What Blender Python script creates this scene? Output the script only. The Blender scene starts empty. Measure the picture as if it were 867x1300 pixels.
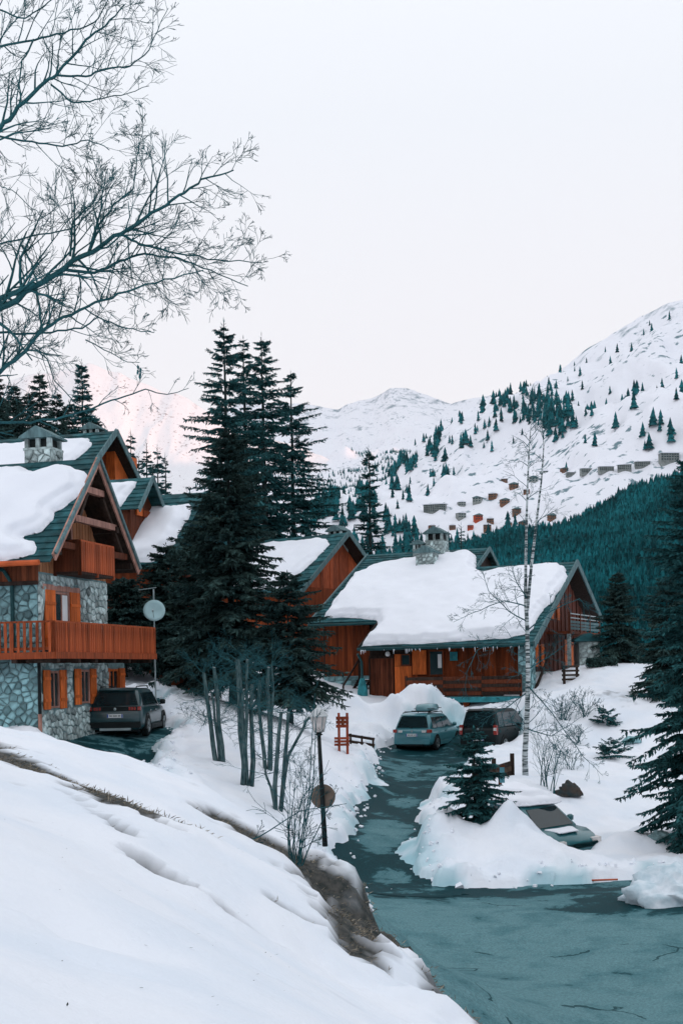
import bpy, math, random
import numpy as np
from mathutils import Vector, Matrix

# ------------------------------------------------------------------ camera, sky, sun, exposure
scene = bpy.context.scene
col = scene.collection
F, CX, CY, RHO = 1600.0, 433.5, 850.0, 0.02          # focal length, principal point (photo px), roll
cR, sR = math.cos(RHO), math.sin(RHO)
cam_d = bpy.data.cameras.new('camera'); cam = bpy.data.objects.new('camera', cam_d); col.objects.link(cam)
cam_d.sensor_fit = 'VERTICAL'; cam_d.sensor_height = 36.0; cam_d.sensor_width = 24.0
cam_d.lens = F / 1300.0 * 36.0
cam_d.shift_y = (CY - 650.0) / 1300.0
cam_d.clip_start = 0.1; cam_d.clip_end = 60000.0
cam.matrix_world = Matrix(((cR, sR, 0, 0), (0, 0, -1, 0), (-sR, cR, 0, 0), (0, 0, 0, 1)))
scene.camera = cam
scene.view_settings.view_transform = 'Standard'; scene.view_settings.look = 'None'
scene.view_settings.exposure = 0.33; scene.view_settings.gamma = 1.0
scene.view_settings.use_curve_mapping = False
scene.cycles.max_bounces = 6; scene.cycles.diffuse_bounces = 3; scene.cycles.glossy_bounces = 2
scene.cycles.transparent_max_bounces = 4; scene.cycles.volume_bounces = 0
scene.cycles.use_denoising = True

SUN_EL, SUN_AZ = math.radians(4.5), math.radians(118.0)   # azimuth clockwise from +Y (camera forward): from the side, a bit behind
sun_dir = Vector((math.sin(SUN_AZ) * math.cos(SUN_EL), math.cos(SUN_AZ) * math.cos(SUN_EL), math.sin(SUN_EL)))
world = bpy.data.worlds.new('World'); scene.world = world; world.use_nodes = True
wn, wl = world.node_tree.nodes, world.node_tree.links
bg = wn['Background']; bg.inputs['Strength'].default_value = 0.1
sky = wn.new('ShaderNodeTexSky'); sky.sky_type = 'NISHITA'; sky.sun_disc = False
sky.sun_elevation = SUN_EL; sky.sun_rotation = SUN_AZ; sky.altitude = 1500; sky.air_density = 1.0; sky.dust_density = 1.5
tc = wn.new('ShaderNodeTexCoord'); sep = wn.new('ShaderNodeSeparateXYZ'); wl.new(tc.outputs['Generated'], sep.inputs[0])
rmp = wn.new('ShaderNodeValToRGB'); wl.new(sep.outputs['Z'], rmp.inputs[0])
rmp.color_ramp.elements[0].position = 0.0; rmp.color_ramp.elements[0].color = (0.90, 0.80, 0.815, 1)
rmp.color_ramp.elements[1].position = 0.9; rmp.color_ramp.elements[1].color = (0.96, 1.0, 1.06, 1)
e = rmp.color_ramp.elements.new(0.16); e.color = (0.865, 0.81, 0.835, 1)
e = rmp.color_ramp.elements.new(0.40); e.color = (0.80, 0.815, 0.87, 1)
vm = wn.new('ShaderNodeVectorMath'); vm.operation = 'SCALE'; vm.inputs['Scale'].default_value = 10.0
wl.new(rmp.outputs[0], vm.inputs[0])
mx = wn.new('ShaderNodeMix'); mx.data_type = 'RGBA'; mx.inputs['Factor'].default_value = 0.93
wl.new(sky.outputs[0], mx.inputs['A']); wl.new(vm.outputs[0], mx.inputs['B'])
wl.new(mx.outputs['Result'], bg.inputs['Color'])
sun_d = bpy.data.lights.new('sun', 'SUN'); sun = bpy.data.objects.new('sun', sun_d); col.objects.link(sun)
sun_d.energy = 2.1; sun_d.angle = math.radians(0.5); sun_d.color = (1.0, 0.50, 0.34)
sun.rotation_euler = sun_dir.to_track_quat('Z', 'Y').to_euler(); sun.location = (0, 0, 300)

# ------------------------------------------------------------------ pixel <-> place helpers
def ray(px, py):
    u = (px - CX) / F; v = (CY - py) / F
    return Vector((u * cR + v * sR, 1.0, -u * sR + v * cR))
def P(px, py, D): return ray(px, py) * D
def proj(p):
    a = p[0] * cR - p[2] * sR; b = p[0] * sR + p[2] * cR
    return CX + F * a / p[1], CY - F * b / p[1]
rng = np.random.default_rng(7)
random.seed(7)
R = random.Random(11)

_perm = np.random.default_rng(3).random((256, 256))
def vnoise(x, y):
    xi = np.floor(x).astype(int); yi = np.floor(y).astype(int); fx = x - xi; fy = y - yi
    fx = fx * fx * (3 - 2 * fx); fy = fy * fy * (3 - 2 * fy)
    g = lambda a, b: _perm[a % 256, b % 256]
    return (g(xi, yi) * (1 - fx) + g(xi + 1, yi) * fx) * (1 - fy) + (g(xi, yi + 1) * (1 - fx) + g(xi + 1, yi + 1) * fx) * fy - 0.5
def fbm(x, y, s=1.0, o=4):
    x = np.asarray(x, float) / s; y = np.asarray(y, float) / s; r = 0; a = 1.0
    for i in range(o):
        r = r + a * vnoise(x + 17.3 * i, y + 5.7 * i); x = x * 2.03; y = y * 2.03; a *= 0.5
    return r
def seg_dist(X, Y, pts):
    d = np.full(np.shape(X), 1e9)
    for (x0, y0), (x1, y1) in zip(pts[:-1], pts[1:]):
        dx, dy = x1 - x0, y1 - y0; L2 = dx * dx + dy * dy + 1e-12
        t = np.clip(((X - x0) * dx + (Y - y0) * dy) / L2, 0, 1)
        d = np.minimum(d, np.hypot(X - x0 - t * dx, Y - y0 - t * dy))
    return d
def poly_sd(X, Y, pts):
    """signed distance to a polygon, positive inside"""
    ins = np.zeros(np.shape(X), bool); n = len(pts)
    for i in range(n):
        x0, y0 = pts[i]; x1, y1 = pts[(i + 1) % n]
        c = ((y0 > Y) != (y1 > Y)) & (X < (x1 - x0) * (Y - y0) / (y1 - y0 + 1e-12) + x0)
        ins ^= c
    d = seg_dist(X, Y, list(pts) + [pts[0]])
    return np.where(ins, d, -d)

# ------------------------------------------------------------------ materials
MATS = {}
def nmat(name):
    m = bpy.data.materials.new(name); m.use_nodes = True
    return m, m.node_tree.nodes, m.node_tree.links, m.node_tree.nodes['Principled BSDF']
def mat(name, c, rough=0.7, var=0.25, scale=3.0, bump=0.0, bscale=30.0, metal=0.0, stretch=(1, 1, 1), island=0.0, spec=0.15, c2=None, detail=5.0):
    if name in MATS: return MATS[name]
    m, N, L, b = nmat(name)
    b.inputs['Roughness'].default_value = rough; b.inputs['Metallic'].default_value = metal
    b.inputs['Specular IOR Level'].default_value = spec
    tcn = N.new('ShaderNodeTexCoord'); mp = N.new('ShaderNodeMapping'); mp.inputs['Scale'].default_value = stretch
    L.new(tcn.outputs['Object'], mp.inputs[0])
    nz = N.new('ShaderNodeTexNoise'); nz.inputs['Scale'].default_value = scale; nz.inputs['Detail'].default_value = detail
    L.new(mp.outputs[0], nz.inputs['Vector'])
    rp = N.new('ShaderNodeValToRGB'); L.new(nz.outputs['Fac'], rp.inputs[0])
    lo = c2 if c2 else [x * (1 - var) for x in c]; hi = c if c2 else [min(1, x * (1 + var)) for x in c]
    rp.color_ramp.elements[0].position = 0.33; rp.color_ramp.elements[1].position = 0.67
    rp.color_ramp.elements[0].color = (*lo, 1); rp.color_ramp.elements[1].color = (*hi, 1)
    out = rp.outputs[0]
    if island > 0:
        ge = N.new('ShaderNodeNewGeometry'); oi = N.new('ShaderNodeObjectInfo')
        ad = N.new('ShaderNodeMath'); ad.operation = 'ADD'; L.new(ge.outputs['Random Per Island'], ad.inputs[0]); L.new(oi.outputs['Random'], ad.inputs[1])
        fr = N.new('ShaderNodeMath'); fr.operation = 'FRACT'; L.new(ad.outputs[0], fr.inputs[0])
        mr = N.new('ShaderNodeMapRange'); mr.inputs['To Min'].default_value = 1 - island; mr.inputs['To Max'].default_value = 1 + island
        L.new(fr.outputs[0], mr.inputs['Value'])
        sc = N.new('ShaderNodeVectorMath'); sc.operation = 'SCALE'; L.new(out, sc.inputs[0]); L.new(mr.outputs[0], sc.inputs['Scale'])
        out = sc.outputs[0]
    L.new(out, b.inputs['Base Color'])
    if bump > 0:
        n2 = N.new('ShaderNodeTexNoise'); n2.inputs['Scale'].default_value = bscale; n2.inputs['Detail'].default_value = 4
        L.new(mp.outputs[0], n2.inputs['Vector'])
        bp = N.new('ShaderNodeBump'); bp.inputs['Strength'].default_value = bump; bp.inputs['Distance'].default_value = 0.02
        L.new(n2.outputs['Fac'], bp.inputs['Height']); L.new(bp.outputs[0], b.inputs['Normal'])
    MATS[name] = m
    return m

SNOW = (0.80, 0.83, 0.885)
M_snow = mat('snow', SNOW, 0.75, 0.03, 1.2, 0.25, 6.0, spec=0.15)
M_snowroof = mat('roof_snow', (0.82, 0.84, 0.895), 0.75, 0.02, 0.8, 0.15, 3.0, spec=0.15)
M_stone = mat('stone', (0.19, 0.33, 0.35), 0.85, 0.35, 5.0, 0.7, 25.0, island=0.55)
M_stone_pale = mat('pale_stone', (0.38, 0.46, 0.455), 0.85, 0.4, 6.0, 0.7, 25.0, island=0.5)
M_mortar = mat('mortar', (0.17, 0.26, 0.27), 0.95, 0.25, 4.0, 0.5, 30.0)
M_mortar_pale = mat('pale_mortar', (0.30, 0.35, 0.35), 0.95, 0.25, 4.0, 0.5, 30.0)
M_shingle = mat('roof_shingle', (0.019, 0.080, 0.090), 0.7, 0.45, 2.5, 0.4, 30.0, island=0.35)
M_orange = mat('orange_wood', (0.56, 0.125, 0.028), 0.6, 0.28, 3.0, 0.2, 40.0, stretch=(6, 6, 0.7), island=0.25)
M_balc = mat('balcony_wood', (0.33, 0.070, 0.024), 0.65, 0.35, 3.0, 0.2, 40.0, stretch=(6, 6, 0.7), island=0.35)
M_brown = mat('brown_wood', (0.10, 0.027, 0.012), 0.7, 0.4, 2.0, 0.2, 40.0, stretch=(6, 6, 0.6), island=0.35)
M_clad = mat('red_brown_cladding', (0.17, 0.036, 0.010), 0.7, 0.4, 1.2, 0.2, 40.0, stretch=(6, 6, 0.5), island=0.35)
M_dark = mat('dark_wood', (0.035, 0.022, 0.017), 0.75, 0.4, 2.0, 0.2, 40.0, stretch=(5, 5, 0.7), island=0.3)
M_pinkwood = mat('weathered_board', (0.36, 0.19, 0.15), 0.75, 0.3, 2.0, 0.2, 40.0, stretch=(4, 4, 1), island=0.2)
M_greyboard = mat('grey_board', (0.10, 0.17, 0.18), 0.75, 0.3, 2.0, 0.2, 40.0, stretch=(4, 4, 1), island=0.2)
M_black = mat('black_plastic', (0.008, 0.012, 0.013), 0.5, 0.2)
M_pipe = mat('green_pipe', (0.012, 0.055, 0.060), 0.45, 0.2, 2.0)
M_glass = mat('window_glass', (0.015, 0.035, 0.040), 0.12, 0.3, 1.0, spec=0.6)
M_curtain = mat('white_curtain', (0.72, 0.74, 0.74), 0.9, 0.08, 4.0, stretch=(8, 8, 0.5))
M_metal = mat('dull_metal', (0.30, 0.36, 0.37), 0.4, 0.2, 3.0, metal=0.6)
M_teal = mat('teal_stone_cap', (0.035, 0.22, 0.25), 0.6, 0.35, 3.0, 0.3, 20.0)

# ------------------------------------------------------------------ mesh helpers
class MB:
    def __init__(s): s.v = []; s.f = []
    def add(s, vs, fs):
        n = len(s.v); s.v += [tuple(v) for v in vs]; s.f += [tuple(i + n for i in f) for f in fs]; return s
    def hexa(s, p):
        return s.add(p, [(0, 3, 2, 1), (4, 5, 6, 7), (0, 1, 5, 4), (1, 2, 6, 5), (2, 3, 7, 6), (3, 0, 4, 7)])
    def box(s, x0, x1, y0, y1, z0, z1):
        return s.hexa([(x0, y0, z0), (x1, y0, z0), (x1, y1, z0), (x0, y1, z0), (x0, y0, z1), (x1, y0, z1), (x1, y1, z1), (x0, y1, z1)])
    def beam(s, a, b, w, h, up=(0, 0, 1)):
        a = Vector(a); b = Vector(b); d = (b - a).normalized(); u = Vector(up)
        r = d.cross(u)
        if r.length < 1e-4: r = d.cross(Vector((1, 0, 0)))
        r.normalize(); u = r.cross(d); r = r * w / 2; u = u * h / 2
        return s.hexa([a - r - u, a + r - u, b + r - u, b - r - u, a - r + u, a + r + u, b + r + u, b - r + u])
    def tube(s, pts, rad, n=6, cap=True):
        pts = [Vector(p) for p in pts]
        if not hasattr(rad, '__len__'): rad = [rad] * len(pts)
        vs = []; fs = []; pr = None
        for i, p in enumerate(pts):
            d = (pts[min(i + 1, len(pts) - 1)] - pts[max(i - 1, 0)]).normalized()
            if pr is None:
                pr = d.cross(Vector((0.3, 0.2, 1)) if abs(d.z) < 0.9 else Vector((1, 0.1, 0)))
            pr = pr - d * pr.dot(d)
            if pr.length < 1e-6: pr = d.orthogonal()
            pr.normalize(); q = d.cross(pr)
            for k in range(n):
                a = 2 * math.pi * k / n
                vs.append(p + (pr * math.cos(a) + q * math.sin(a)) * rad[i])
        for i in range(len(pts) - 1):
            for k in range(n):
                a = i * n + k; b = i * n + (k + 1) % n
                fs.append((a, b, b + n, a + n))
        if cap:
            fs.append(tuple(range(n - 1, -1, -1))); m = (len(pts) - 1) * n; fs.append(tuple(range(m, m + n)))
        return s.add(vs, fs)
    def lathe(s, prof, c=(0, 0, 0), n=16):
        vs = []; fs = []
        for r, z in prof:
            for k in range(n):
                a = 2 * math.pi * k / n; vs.append((c[0] + r * math.cos(a), c[1] + r * math.sin(a), c[2] + z))
        for i in range(len(prof) - 1):
            for k in range(n):
                a = i * n + k; b = i * n + (k + 1) % n; fs.append((a, b, b + n, a + n))
        fs.append(tuple(range(n - 1, -1, -1))); m = (len(prof) - 1) * n; fs.append(tuple(range(m, m + n)))
        return s.add(vs, fs)
    def prism(s, pts, d):
        pts = [Vector(p) for p in pts]; d = Vector(d); n = len(pts)
        fs = [tuple(range(n)), tuple(range(2 * n - 1, n - 1, -1))]
        for i in range(n): j = (i + 1) % n; fs.append((i, i + n, j + n, j))
        return s.add(pts + [p + d for p in pts], fs)
    def build(s, name, m, parent=None, smooth=False):
        return link(name, mesh_from(name, s.v, s.f, m, smooth), parent)
def mesh_from(name, v, f, m, smooth=False):
    me = bpy.data.meshes.new(name); me.from_pydata([tuple(x) for x in v], [], f)
    if m: me.materials.append(m)
    if smooth: me.polygons.foreach_set('use_smooth', [True] * len(me.polygons))
    me.update(); return me
def np_mesh(name, V, Fq, m, smooth=False):
    """fast mesh from numpy arrays; Fq (n,k)"""
    me = bpy.data.meshes.new(name); V = np.ascontiguousarray(V, np.float32); Fq = np.ascontiguousarray(Fq, np.int32)
    n, k = Fq.shape
    me.vertices.add(len(V)); me.vertices.foreach_set('co', V.ravel())
    me.loops.add(n * k); me.loops.foreach_set('vertex_index', Fq.ravel())
    me.polygons.add(n); me.polygons.foreach_set('loop_start', np.arange(0, n * k, k, dtype=np.int32))
    try: me.polygons.foreach_set('loop_total', np.full(n, k, np.int32))
    except Exception: pass
    me.update(calc_edges=True)
    if m: me.materials.append(m)
    me.polygons.foreach_set('use_smooth', np.full(n, bool(smooth)))
    me.validate(); return me
def link(name, me, parent=None):
    o = bpy.data.objects.new(name, me); col.objects.link(o)
    if parent is not None: o.parent = parent
    return o
def tag(o, label=None, cat=None, group=None, kind=None):
    if label: o['label'] = label
    if cat: o['category'] = cat
    if group: o['group'] = group
    if kind: o['kind'] = kind
    return o
def empty(name, loc, rz=0.0):
    o = bpy.data.objects.new(name, None); col.objects.link(o); o.location = loc; o.rotation_euler = (0, 0, rz); o.empty_display_size = 0.3
    return o

# ------------------------------------------------------------------ the near ground: a height field through points read off the photograph
GP = [  # photo px, photo py, distance
 (0,925,24),(100,945,22),(190,975,20.5),(300,1035,19),(400,1095,18.5),(430,1128,18.3),(490,1175,17.8),(545,1222,17.3),(610,1300,16.5),
 (0,1300,4.2),(200,1300,5.5),(400,1300,8),(520,1300,11.5),(600,1300,14),(0,1100,8),(200,1150,9.5),(400,1220,12),(100,1000,15),(300,1080,14.5),(470,1180,15),(560,1260,15.3),(200,1060,13),(0,1000,13),
 (120,935,41),(190,930,43),(205,892,48),(80,940,39.5),(190,970,39),(215,868,58),
 (275,975,38),(310,1005,36),(350,1040,34.5),(230,885,50),(300,905,48),(380,935,46),(437,968,44.5),(470,985,46),(400,1000,41),(330,960,41),(240,935,43),(413,1090,33),(430,1115,31.8),(420,1040,37),
 (480,1080,34.3),(535,1100,32.8),(500,1010,43),(520,965,52),(480,957,54),(600,958,54),(640,950,55),(560,985,48),
 (470,888,66),(600,906,62),(420,890,64),(680,895,60),
 (560,1116,31.6),(640,1128,30.9),(740,1120,31.4),(560,1065,35.5),(600,1045,38),(640,1000,42),(690,1022,41),(715,1090,34),(610,985,47),(700,960,50),(740,900,56),(700,885,59),(740,852,64),(800,850,64),(830,880,60),
 (780,950,52),(820,1000,44),(760,1030,41),(800,1080,36),(850,1108,32.3),(950,1100,33),(1000,900,55),(1000,852,65)]
ctl = [tuple(P(*g)) for g in GP]
_off = [.24, .24, .26, .46, .66, .95, .42, .16, .05] + [.2] * 14
ctl = [(x, y, z - (_off[i] if i < 23 else 0)) for i, (x, y, z) in enumerate(ctl)]
ctl += [(x + .67 * q, y + .74 * q, z - dz) for x, y, z in ctl[:7] for q, dz in ((1.0, .32), (2.2, .95))]
ZR = -5.3
ctl += [(x, y, ZR) for x, y in [(2.6,20.5),(3.2,18.5),(6,17),(6,24),(6,29),(10,20),(10,30),(16,20),(16,28),(5,12),(8,8),(12,4),(20,10),(20,-6),(1.2,25.5),(3,27)]]
ctl += [(0,0,-1.62),(-6,5,-.4),(-6,0,-.1),(-12,8,1.0),(-12,20,-.3),(-11,28,-1.7),(3,5,-3.3),(3,9,-4.0),(0,-8,-1.5),(-10,-10,1.5),(6,-8,-4.6),
        (-6.5,30,-2.6),(-4,28,-3.2),(-2.4,29.5,-3.95),(-9,33,-2.1),(-1,27,-4.75),(0,23,-4.9),(-13,36,-1.9),
        (-9.2,38,-1.95),(-13,42,-1.9),(-7,45,-1.9),(-14,50,-1.2),(-9,58,0.6),(-18,58,1.2),(-20,90,6),(-8,85,2.5),(-40,90,11),(-40,40,5),(-40,10,5),(-35,140,22),(-90,140,34),(-4,75,0.2),(2,80,-1.2),
        (14,75,-2.6),(25,80,-4),(25,110,-16),(8,110,-9),(60,80,-12),(60,30,-8),(60,-20,-8),(0,150,-14),(50,160,-34),(35,50,-4.2),(30,25,-5.0)]
ctl = np.array(ctl)
def tps_fit(c):
    n = len(c); d2 = ((c[:, None, :2] - c[None, :, :2]) ** 2).sum(-1)
    K = 0.5 * d2 * np.log(d2 + 1e-9) + np.eye(n) * 0.02
    Pm = np.c_[np.ones(n), c[:, :2]]; A = np.zeros((n + 3, n + 3)); A[:n, :n] = K; A[:n, n:] = Pm; A[n:, :n] = Pm.T
    return np.linalg.solve(A, np.r_[c[:, 2], 0, 0, 0])
_w = tps_fit(ctl)
def base_h(X, Y):
    X = np.asarray(X, float); Y = np.asarray(Y, float); sh = X.shape; x = np.atleast_1d(X).ravel(); y = np.atleast_1d(Y).ravel()
    out = np.empty(len(x))
    for i in range(0, len(x), 40000):
        a = x[i:i + 40000]; b = y[i:i + 40000]
        d2 = (a[:, None] - ctl[None, :, 0]) ** 2 + (b[:, None] - ctl[None, :, 1]) ** 2
        out[i:i + 40000] = (0.5 * d2 * np.log(d2 + 1e-9)) @ _w[:-3] + _w[-3] + _w[-2] * a + _w[-1] * b
    # beyond the hamlet the ground falls away to the valley floor / rises as a wooded hill
    z = out
    far = np.clip((y - 130) / 80, 0, 1); far = np.maximum(far, np.clip((np.abs(x) - 70) / 60, 0, 1)); far = np.maximum(far, np.clip((-15 - y) / 20, 0, 1))
    tgt = np.where(y > 60, -0.25 * (y - 110) - 14 + np.clip(-x, -300, 400) * 0.45, np.clip(-x, -100, 300) * 0.14 - 2)
    tgt = np.maximum(tgt, -170)
    z = z * (1 - far) + tgt * far
    return z.reshape(sh) if sh else float(z[0])
def G(px, py, lo=2.5, hi=140.0):
    """where the sight line of a photo pixel meets the ground"""
    r = ray(px, py); D = np.linspace(lo, hi, 1400); g = base_h(r.x * D, D); s = r.z * D - g
    k = int(np.argmax(s < 0)) if (s < 0).any() else len(D) - 1
    if k > 0: D0 = D[k - 1] + (D[k] - D[k - 1]) * s[k - 1] / (s[k - 1] - s[k] + 1e-9)
    else: D0 = D[0]
    return Vector((r.x * D0, D0, r.z * D0))
def G2(px, py, lift=.2):
    """the same on the snow surface of the bank (nearest hit only)"""
    r = ray(px, py); D = np.linspace(2.5, 24, 900); s = r.z * D - base_h(r.x * D, D) - lift
    k = int(np.argmax(s < 0)) if (s < 0).any() else int(np.argmin(s)); return Vector((r.x * D[k], D[k], r.z * D[k]))
def xy(L): return [(P(*p).x, p[2]) for p in L]
# road surfaces in plan
ROAD = [(2.2,10),(0.6,19.5),(-0.2,24.5)] + xy([(425,1130,30.8)]) + xy([(535,1128,30.9),(600,1129,30.8),(740,1119,31.4),(860,1108,32.2),(960,1104,32.6),(1200,1104,33)]) + [(40,34),(40,-20),(7,-20),(5,0),(3.6,8)]
DRIVE = xy([(425,1135,30.4),(427,1110,32),(445,1066,35.8),(455,1032,39.5),(470,1000,44.6),(477,975,49.5),(476,956,54),(500,950,58),(560,930,61),(660,930,60),(662,952,55.5),(615,962,54),(585,985,48.5),(566,1010,44),(545,1045,39),(532,1075,35),(537,1102,32.6),(548,1135,30.4)])
LDRIVE = xy([(70,950,37.5),(75,938,40.5),(115,915,45),(140,900,49),(205,893,49),(212,915,45.5),(228,930,43.2),(200,950,41),(186,975,38.5)]) + [(-4.6,33),(-5,29),(-8.5,30),(-9.0,35)]
GRIND = (20.5 * 0.0, 0)
PILES = [  # ploughed heaps: photo px, py of the foot, D, height, radius along x, radius along y
 (440,914,60,1.35,1.15,1.1),(500,914,60.5,0.95,1.1,1.0),(535,914,61,1.15,1.3,1.2),(566,914,61,0.5,0.8,1.0),(418,925,57,0.5,1.2,1.4),(468,932,57.5,.45,.8,.9),
 (470,1010,44.5,.25,.8,1.5),(560,1035,40.5,.35,.8,1.6),(550,1085,34.5,.30,.8,1.2),(590,1085,34,.45,1.4,1.2),(660,1100,32.9,.4,1.6,1.0),
 (780,1085,35,.35,1.4,.8),(845,1060,36,.4,1.4,1.2),(700,935,54,.4,1.0,1.2),(655,1085,33.6,.75,.75,.8),(690,1108,32.6,.35,.7,.6)]
PILES = [(P(p[0], p[1], p[2]).x, p[2], p[3], p[4], p[5]) for p in PILES]
STRIPS = [  # bare earth on the bank: photo polyline, half width in plan (m), depth
 ([(-40,933),(0,956),(60,977),(105,996),(150,1017),(168,1023)], .85, .06),
 ([(180,1030),(215,1050),(226,1053)], .22, .14),
 ([(285,1037),(312,1051),(340,1066),(380,1091),(410,1116)], .45, .08),
 ([(86,1004),(110,1018),(135,1034),(165,1054)], .07, .12),
 ([(176,1080),(205,1098),(232,1118)], .17, .15),
 ([(232,1118),(265,1140),(296,1162)], .045, .10),
 ([(270,1142),(300,1165),(345,1190)], .06, .10),
 ([(345,1135),(385,1158),(402,1166)], .10, .09),
 ([(575,1290),(600,1303)], .08, .06)]
STRIPS = [([(G2(*q).x, G2(*q).y) for q in L], w, d) for L, w, d in STRIPS]
EARTH = [(G2(*q).x, G2(*q).y) for q in [(372,1102),(392,1118),(420,1142),(448,1172),(476,1200),(506,1228),(536,1250),(568,1256),(590,1282),(604,1302)]] + [(1.9,14.0),(3.0,14.6)]
EARTH = [(x - .30 - .03 * i, y - .33 - .03 * i) for i, (x, y) in enumerate(EARTH)]
EARTH = EARTH + [(x + 3.0, y + 3.1) for x, y in EARTH[::-1]]
DENTS = [(60,1190,.10,.25),(95,1215,.07,.2),(160,1240,.06,.3),(230,1190,.05,.35),(320,1260,.06,.25),(180,1180,.05,.3),(390,1220,.08,.15),(430,1255,.08,.18),(120,1270,.06,.25),(340,1205,.06,.2),(500,1262,.08,.15),(455,1235,.07,.2),(520,1290,.08,.2),(270,1225,.04,.3)]
DENTS = [(G(a, b).x, G(a, b).y, d, r) for a, b, d, r in DENTS]
CAR = P(694, 1082, 36.2)
def road_sd(X, Y):
    return np.maximum(np.maximum(poly_sd(X, Y, ROAD), poly_sd(X, Y, DRIVE)), poly_sd(X, Y, LDRIVE))
def ground_h(X, Y, parts=False):
    X = np.asarray(X, float); Y = np.asarray(Y, float)
    z = base_h(X, Y); sd = road_sd(X, Y)
    e = sd + fbm(X, Y, 1.6, 4) * 0.55 + fbm(X + 31, Y, .45, 3) * .22
    cover = np.clip(-e / 0.35, 0, 1); cover = np.sqrt(np.clip(1 - (1 - cover) ** 2, 0, 1))
    snow = np.where(e > 0, -0.12, 0.02 + 0.20 * cover)
    lump = np.clip(1 - np.abs(sd + .5) / 1.3, 0, 1) * np.clip(-e * 4, 0, 1)
    snow = snow + lump * (0.12 + 0.35 * np.clip(fbm(X, Y, .8, 3), -.2, 1) + .22 * fbm(X + 5, Y + 7, .35, 3))
    # well above the road the old snow is smooth and soft
    rel = np.clip((Y - 8) / 20, 0, 1)
    snow = snow + np.where(e > 0, 0, fbm(X, Y, 3.0, 4) * 0.16 * np.clip(-sd / 1.5, 0, 1) + fbm(X, Y, .55, 3) * (0.022 + .085 * rel) + fbm(X + 3, Y, 1.3, 3) * .03)
    for x, y, h, rx, ry in PILES:
        q = ((X - x) / rx) ** 2 + ((Y - y) / ry) ** 2
        snow = snow + h * np.exp(-q) * (1 + .5 * fbm(X + 9, Y, .7, 3)) * np.where(e > .6, 0, 1)
    for x, y, d, r in DENTS + [(CAR.x, CAR.y, .45, 1.1), (CAR.x + .6, CAR.y - 1.2, .40, .8)]:
        snow = snow - d * np.exp(-((X - x) ** 2 + (Y - y) ** 2) / r ** 2 * (1 + fbm(X, Y, .3, 2)))
    bare = np.zeros_like(z)
    wob = fbm(X, Y, .9, 4); fine = fbm(X, Y, .16, 3)
    for L, w, d in STRIPS:
        ds = seg_dist(X, Y, L) + wob * w * 1.1 + fine * w * .5
        m = np.clip((w - ds) / (0.06 + w * .2), 0, 1)
        bare = np.maximum(bare, m); snow = snow - d * m - 0.05 * m * np.abs(fine)
        lip = np.exp(-((ds - w - .10) / .12) ** 2); snow = snow + lip * d * (.35 if w < .6 else -.3)
    em = np.clip((poly_sd(X, Y, EARTH) + wob * .35 + fine * .3) / .14, 0, 1) * np.clip(1.45 + fbm(X + 40, Y, .6, 4) * 1.2, 0, 1)
    bare = np.maximum(bare, em); snow = snow - em * (.10 + .25 * np.abs(fbm(X, Y, .5, 4)))
    foot = np.clip(1 - np.abs(poly_sd(X, Y, ROAD) + .1) / .45, 0, 1) * np.clip((22 - Y) / 3, 0, 1) * np.clip((Y - 8) / 3, 0, 1)
    bare = np.maximum(bare, np.clip(foot * 1.6 + wob, 0, 1) * (foot > .05))
    # trodden earth showing through the slope beside the last chalet
    q = P(790, 905, 57); sp = np.clip(1 - np.hypot((X - q.x) / 1.6, (Y - q.y) / 3.2), 0, 1)
    bare = np.maximum(bare, np.clip(sp * .9 + fbm(X, Y, .5, 4) * 1.3 - .75, 0, .55))
    if parts: return z + snow, bare, e
    return z + snow
def grade(a, b, d0, d1, out, n):
    """coordinates a..b with spacing going d0 -> d1 and n growing steps beyond each end up to out"""
    xs = [a]
    while xs[-1] < b: xs.append(xs[-1] + d0 + (d1 - d0) * (xs[-1] - a) / (b - a))
    lo = [a - (a - out[0]) * (i / n) ** 2.5 for i in range(n, 0, -1)]
    hi = [xs[-1] + (out[1] - xs[-1]) * (i / n) ** 2.5 for i in range(1, n + 1)]
    return np.array(lo + xs + hi)
def grid_faces(nx, ny):
    i = np.arange(nx - 1)[None, :] + nx * np.arange(ny - 1)[:, None]
    return np.stack([i, i + 1, i + 1 + nx, i + nx], -1).reshape(-1, 4)
gx = grade(-11.5, 15.5, .11, .13, (-900, 900), 40); gy = grade(3.0, 68.0, .055, .24, (-700, 900), 45)
GXm, GYm = np.meshgrid(gx, gy)
Zg, bare, _e = ground_h(GXm, GYm, True)
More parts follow.
